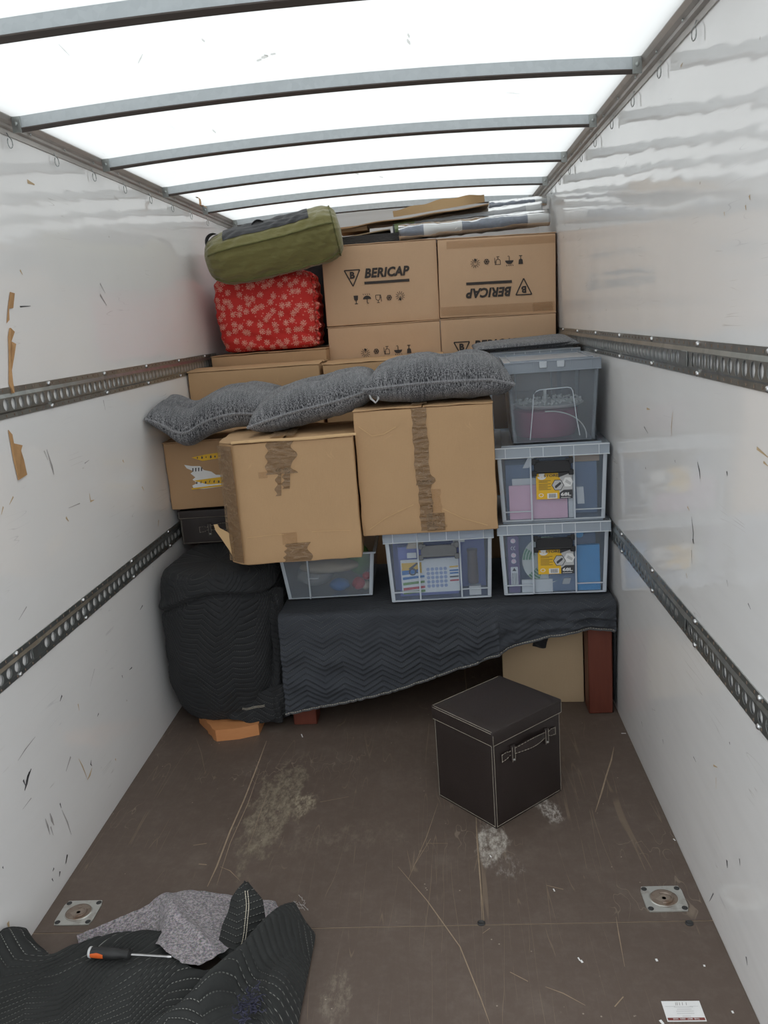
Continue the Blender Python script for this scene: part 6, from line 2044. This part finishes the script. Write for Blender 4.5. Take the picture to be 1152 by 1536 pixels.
st.build('stitching', 'stitch', r, smooth=0, kind='stuff')
rg = random.Random(12)
lt = MB()
for i in range(70):
    c = Vector((-0.232 + rg.gauss(0, 0.017) - OX, -1.315 + rg.gauss(0, 0.03) - OY, 0.120 + rg.uniform(0, 0.014)))
    pts = [c]
    for k in range(3):
        pts.append(pts[-1] + Vector((rg.uniform(-.01, .01), rg.uniform(-.01, .01), rg.uniform(-.004, .006))))
    lt.tube(pts, 0.0016, 4)
lt.build('lint_tuft', 'navy', r, kind='stuff')
th = MB()
for i in range(9):
    c = Vector((-0.185 + rg.uniform(-.012, .012) - OX, -0.90 + rg.uniform(-.02, .03) - OY, 0.10 + rg.uniform(-.03, .02)))
    pts = [c]
    for k in range(5):
        pts.append(pts[-1] + Vector((rg.uniform(-.004, .010), rg.uniform(-.008, .008), rg.uniform(-.010, .004))))
    th.tube(pts, 0.0007, 4)
th.build('loose_thread', 'scuff', r, kind='stuff')

# screwdriver on it
zs0 = 0.098
a = Vector((-0.722, -1.085, zs0 + 0.004))
b = Vector((-0.486, -1.108, zs0))
dv = b - a
r = thing('screwdriver', 'screwdriver with black and orange handle lying on the tangled blanket', 'screwdriver', a, rot=(0, 0, math.atan2(dv.y, dv.x)))
MB().lathe([(0.004, 0), (0.0135, 0.001), (0.0150, 0.010), (0.0148, 0.025), (0.0160, 0.05), (0.0155, 0.075), (0.0115, 0.098), (0.0135, 0.108), (0.0135, 0.116), (0.005, 0.122)], (0, 0, 0), (1, 0, 0), 18).build('grip', 'rubber', r)
G = np.array([[(x_, -math.sin(q_) * rr * 1.03, math.cos(q_) * rr * 1.03) for q_ in np.linspace(0.9 + 0.5 * abs(t - 0.5), 2.0 - 0.3 * abs(t - .5), 6)] for t, x_, rr in [(i / 9, 0.008 + 0.038 * i / 9, np.interp(0.008 + 0.038 * i / 9, [0.010, 0.025, 0.05, 0.075], [0.0150, 0.0148, 0.0160, 0.0155])) for i in range(10)]])
MB().grid(G).build('grip_inlay', 'orange', r)
MB().lathe([(0.0142, 0.000), (0.0148, 0.002), (0.0148, 0.006), (0.0142, 0.008)], (0.000, 0, 0), (1, 0, 0), 18).build('end_ring', 'labelgrey', r)
MB().lathe([(0.0035, 0.118), (0.0035, 0.222), (0.0045, 0.228), (0.0030, 0.237), (0.0012, 0.238)], (0, 0, 0), (1, 0, 0), 12).build('shaft', 'steel', r)

# ------------------------------------------------------------------ business card on the floor
C4 = [Vector(at(x, y, 2, 0.0012)) for x, y in ((1002, 1532), (1059, 1532), (1050, 1501), (991, 1502))]
cx_ = sum(C4, Vector()) / 4
r = thing('business_card', 'white business card with brown footer lying on the floor', 'card', (cx_.x, cx_.y, 0.0004))
ux = ((C4[1] - C4[0]) + (C4[2] - C4[3])) / 4
vy = ((C4[3] - C4[0]) + (C4[2] - C4[1])) / 4
print('card', ux, vy)
hwid, hdep = ux.length, vy.length
rotz = math.atan2(ux.y, ux.x)
r.rotation_euler = (0, 0, rotz)
MB().box(-hwid, -hdep, 0, hwid, hdep, 0.0009).build('card_stock', 'paper', r, smooth=0)
pr = MB()
fc = lambda o_: (lambda p_, q_: (-p_ * hwid, -q_ * hdep, 0.0009 + o_))       # the card lies upside down to the viewer
f1, f2 = fc(0.0005), fc(0.0010)
poly(pr, [(-.95, 0.66), (.95, 0.66), (.95, 0.92), (-.95, 0.92)], f1, 0)
for i, t in enumerate(('THE', 'BEST', 'URBAN', 'VANS')):
    put_text(pr, t, -0.54 + 0.36 * i, 0.79, 0.27, 0, f2, 0.01, 0, 0.15, 1)
for z, w_ in ((0.48, .22), (0.22, .45), (0.0, .45), (-0.2, .38), (-0.42, .5)):
    n_ = int(w_ * 30)
    for i in range(n_):
        x_ = -w_ + 2 * w_ * i / n_ - 0.05
        poly(pr, [(x_, z), (x_ + 1.1 * w_ / n_, z), (x_ + 1.1 * w_ / n_, z + 0.075), (x_, z + 0.075)], f1, 2)
line2d(pr, (-.85, -.45), (-.4, -.45), .03, f1, 2)
line2d(pr, (.35, -.45), (.88, -.45), .03, f1, 2)
for x_ in (.30, .22, .10, -.05, -.25):
    line2d(pr, (x_, -.55), (x_ - 0.03, -.85), .03, f1, 3)
pr.build('printed_text', ['crimson', 'paper', 'labelgrey', 'scuff'], r, smooth=0)
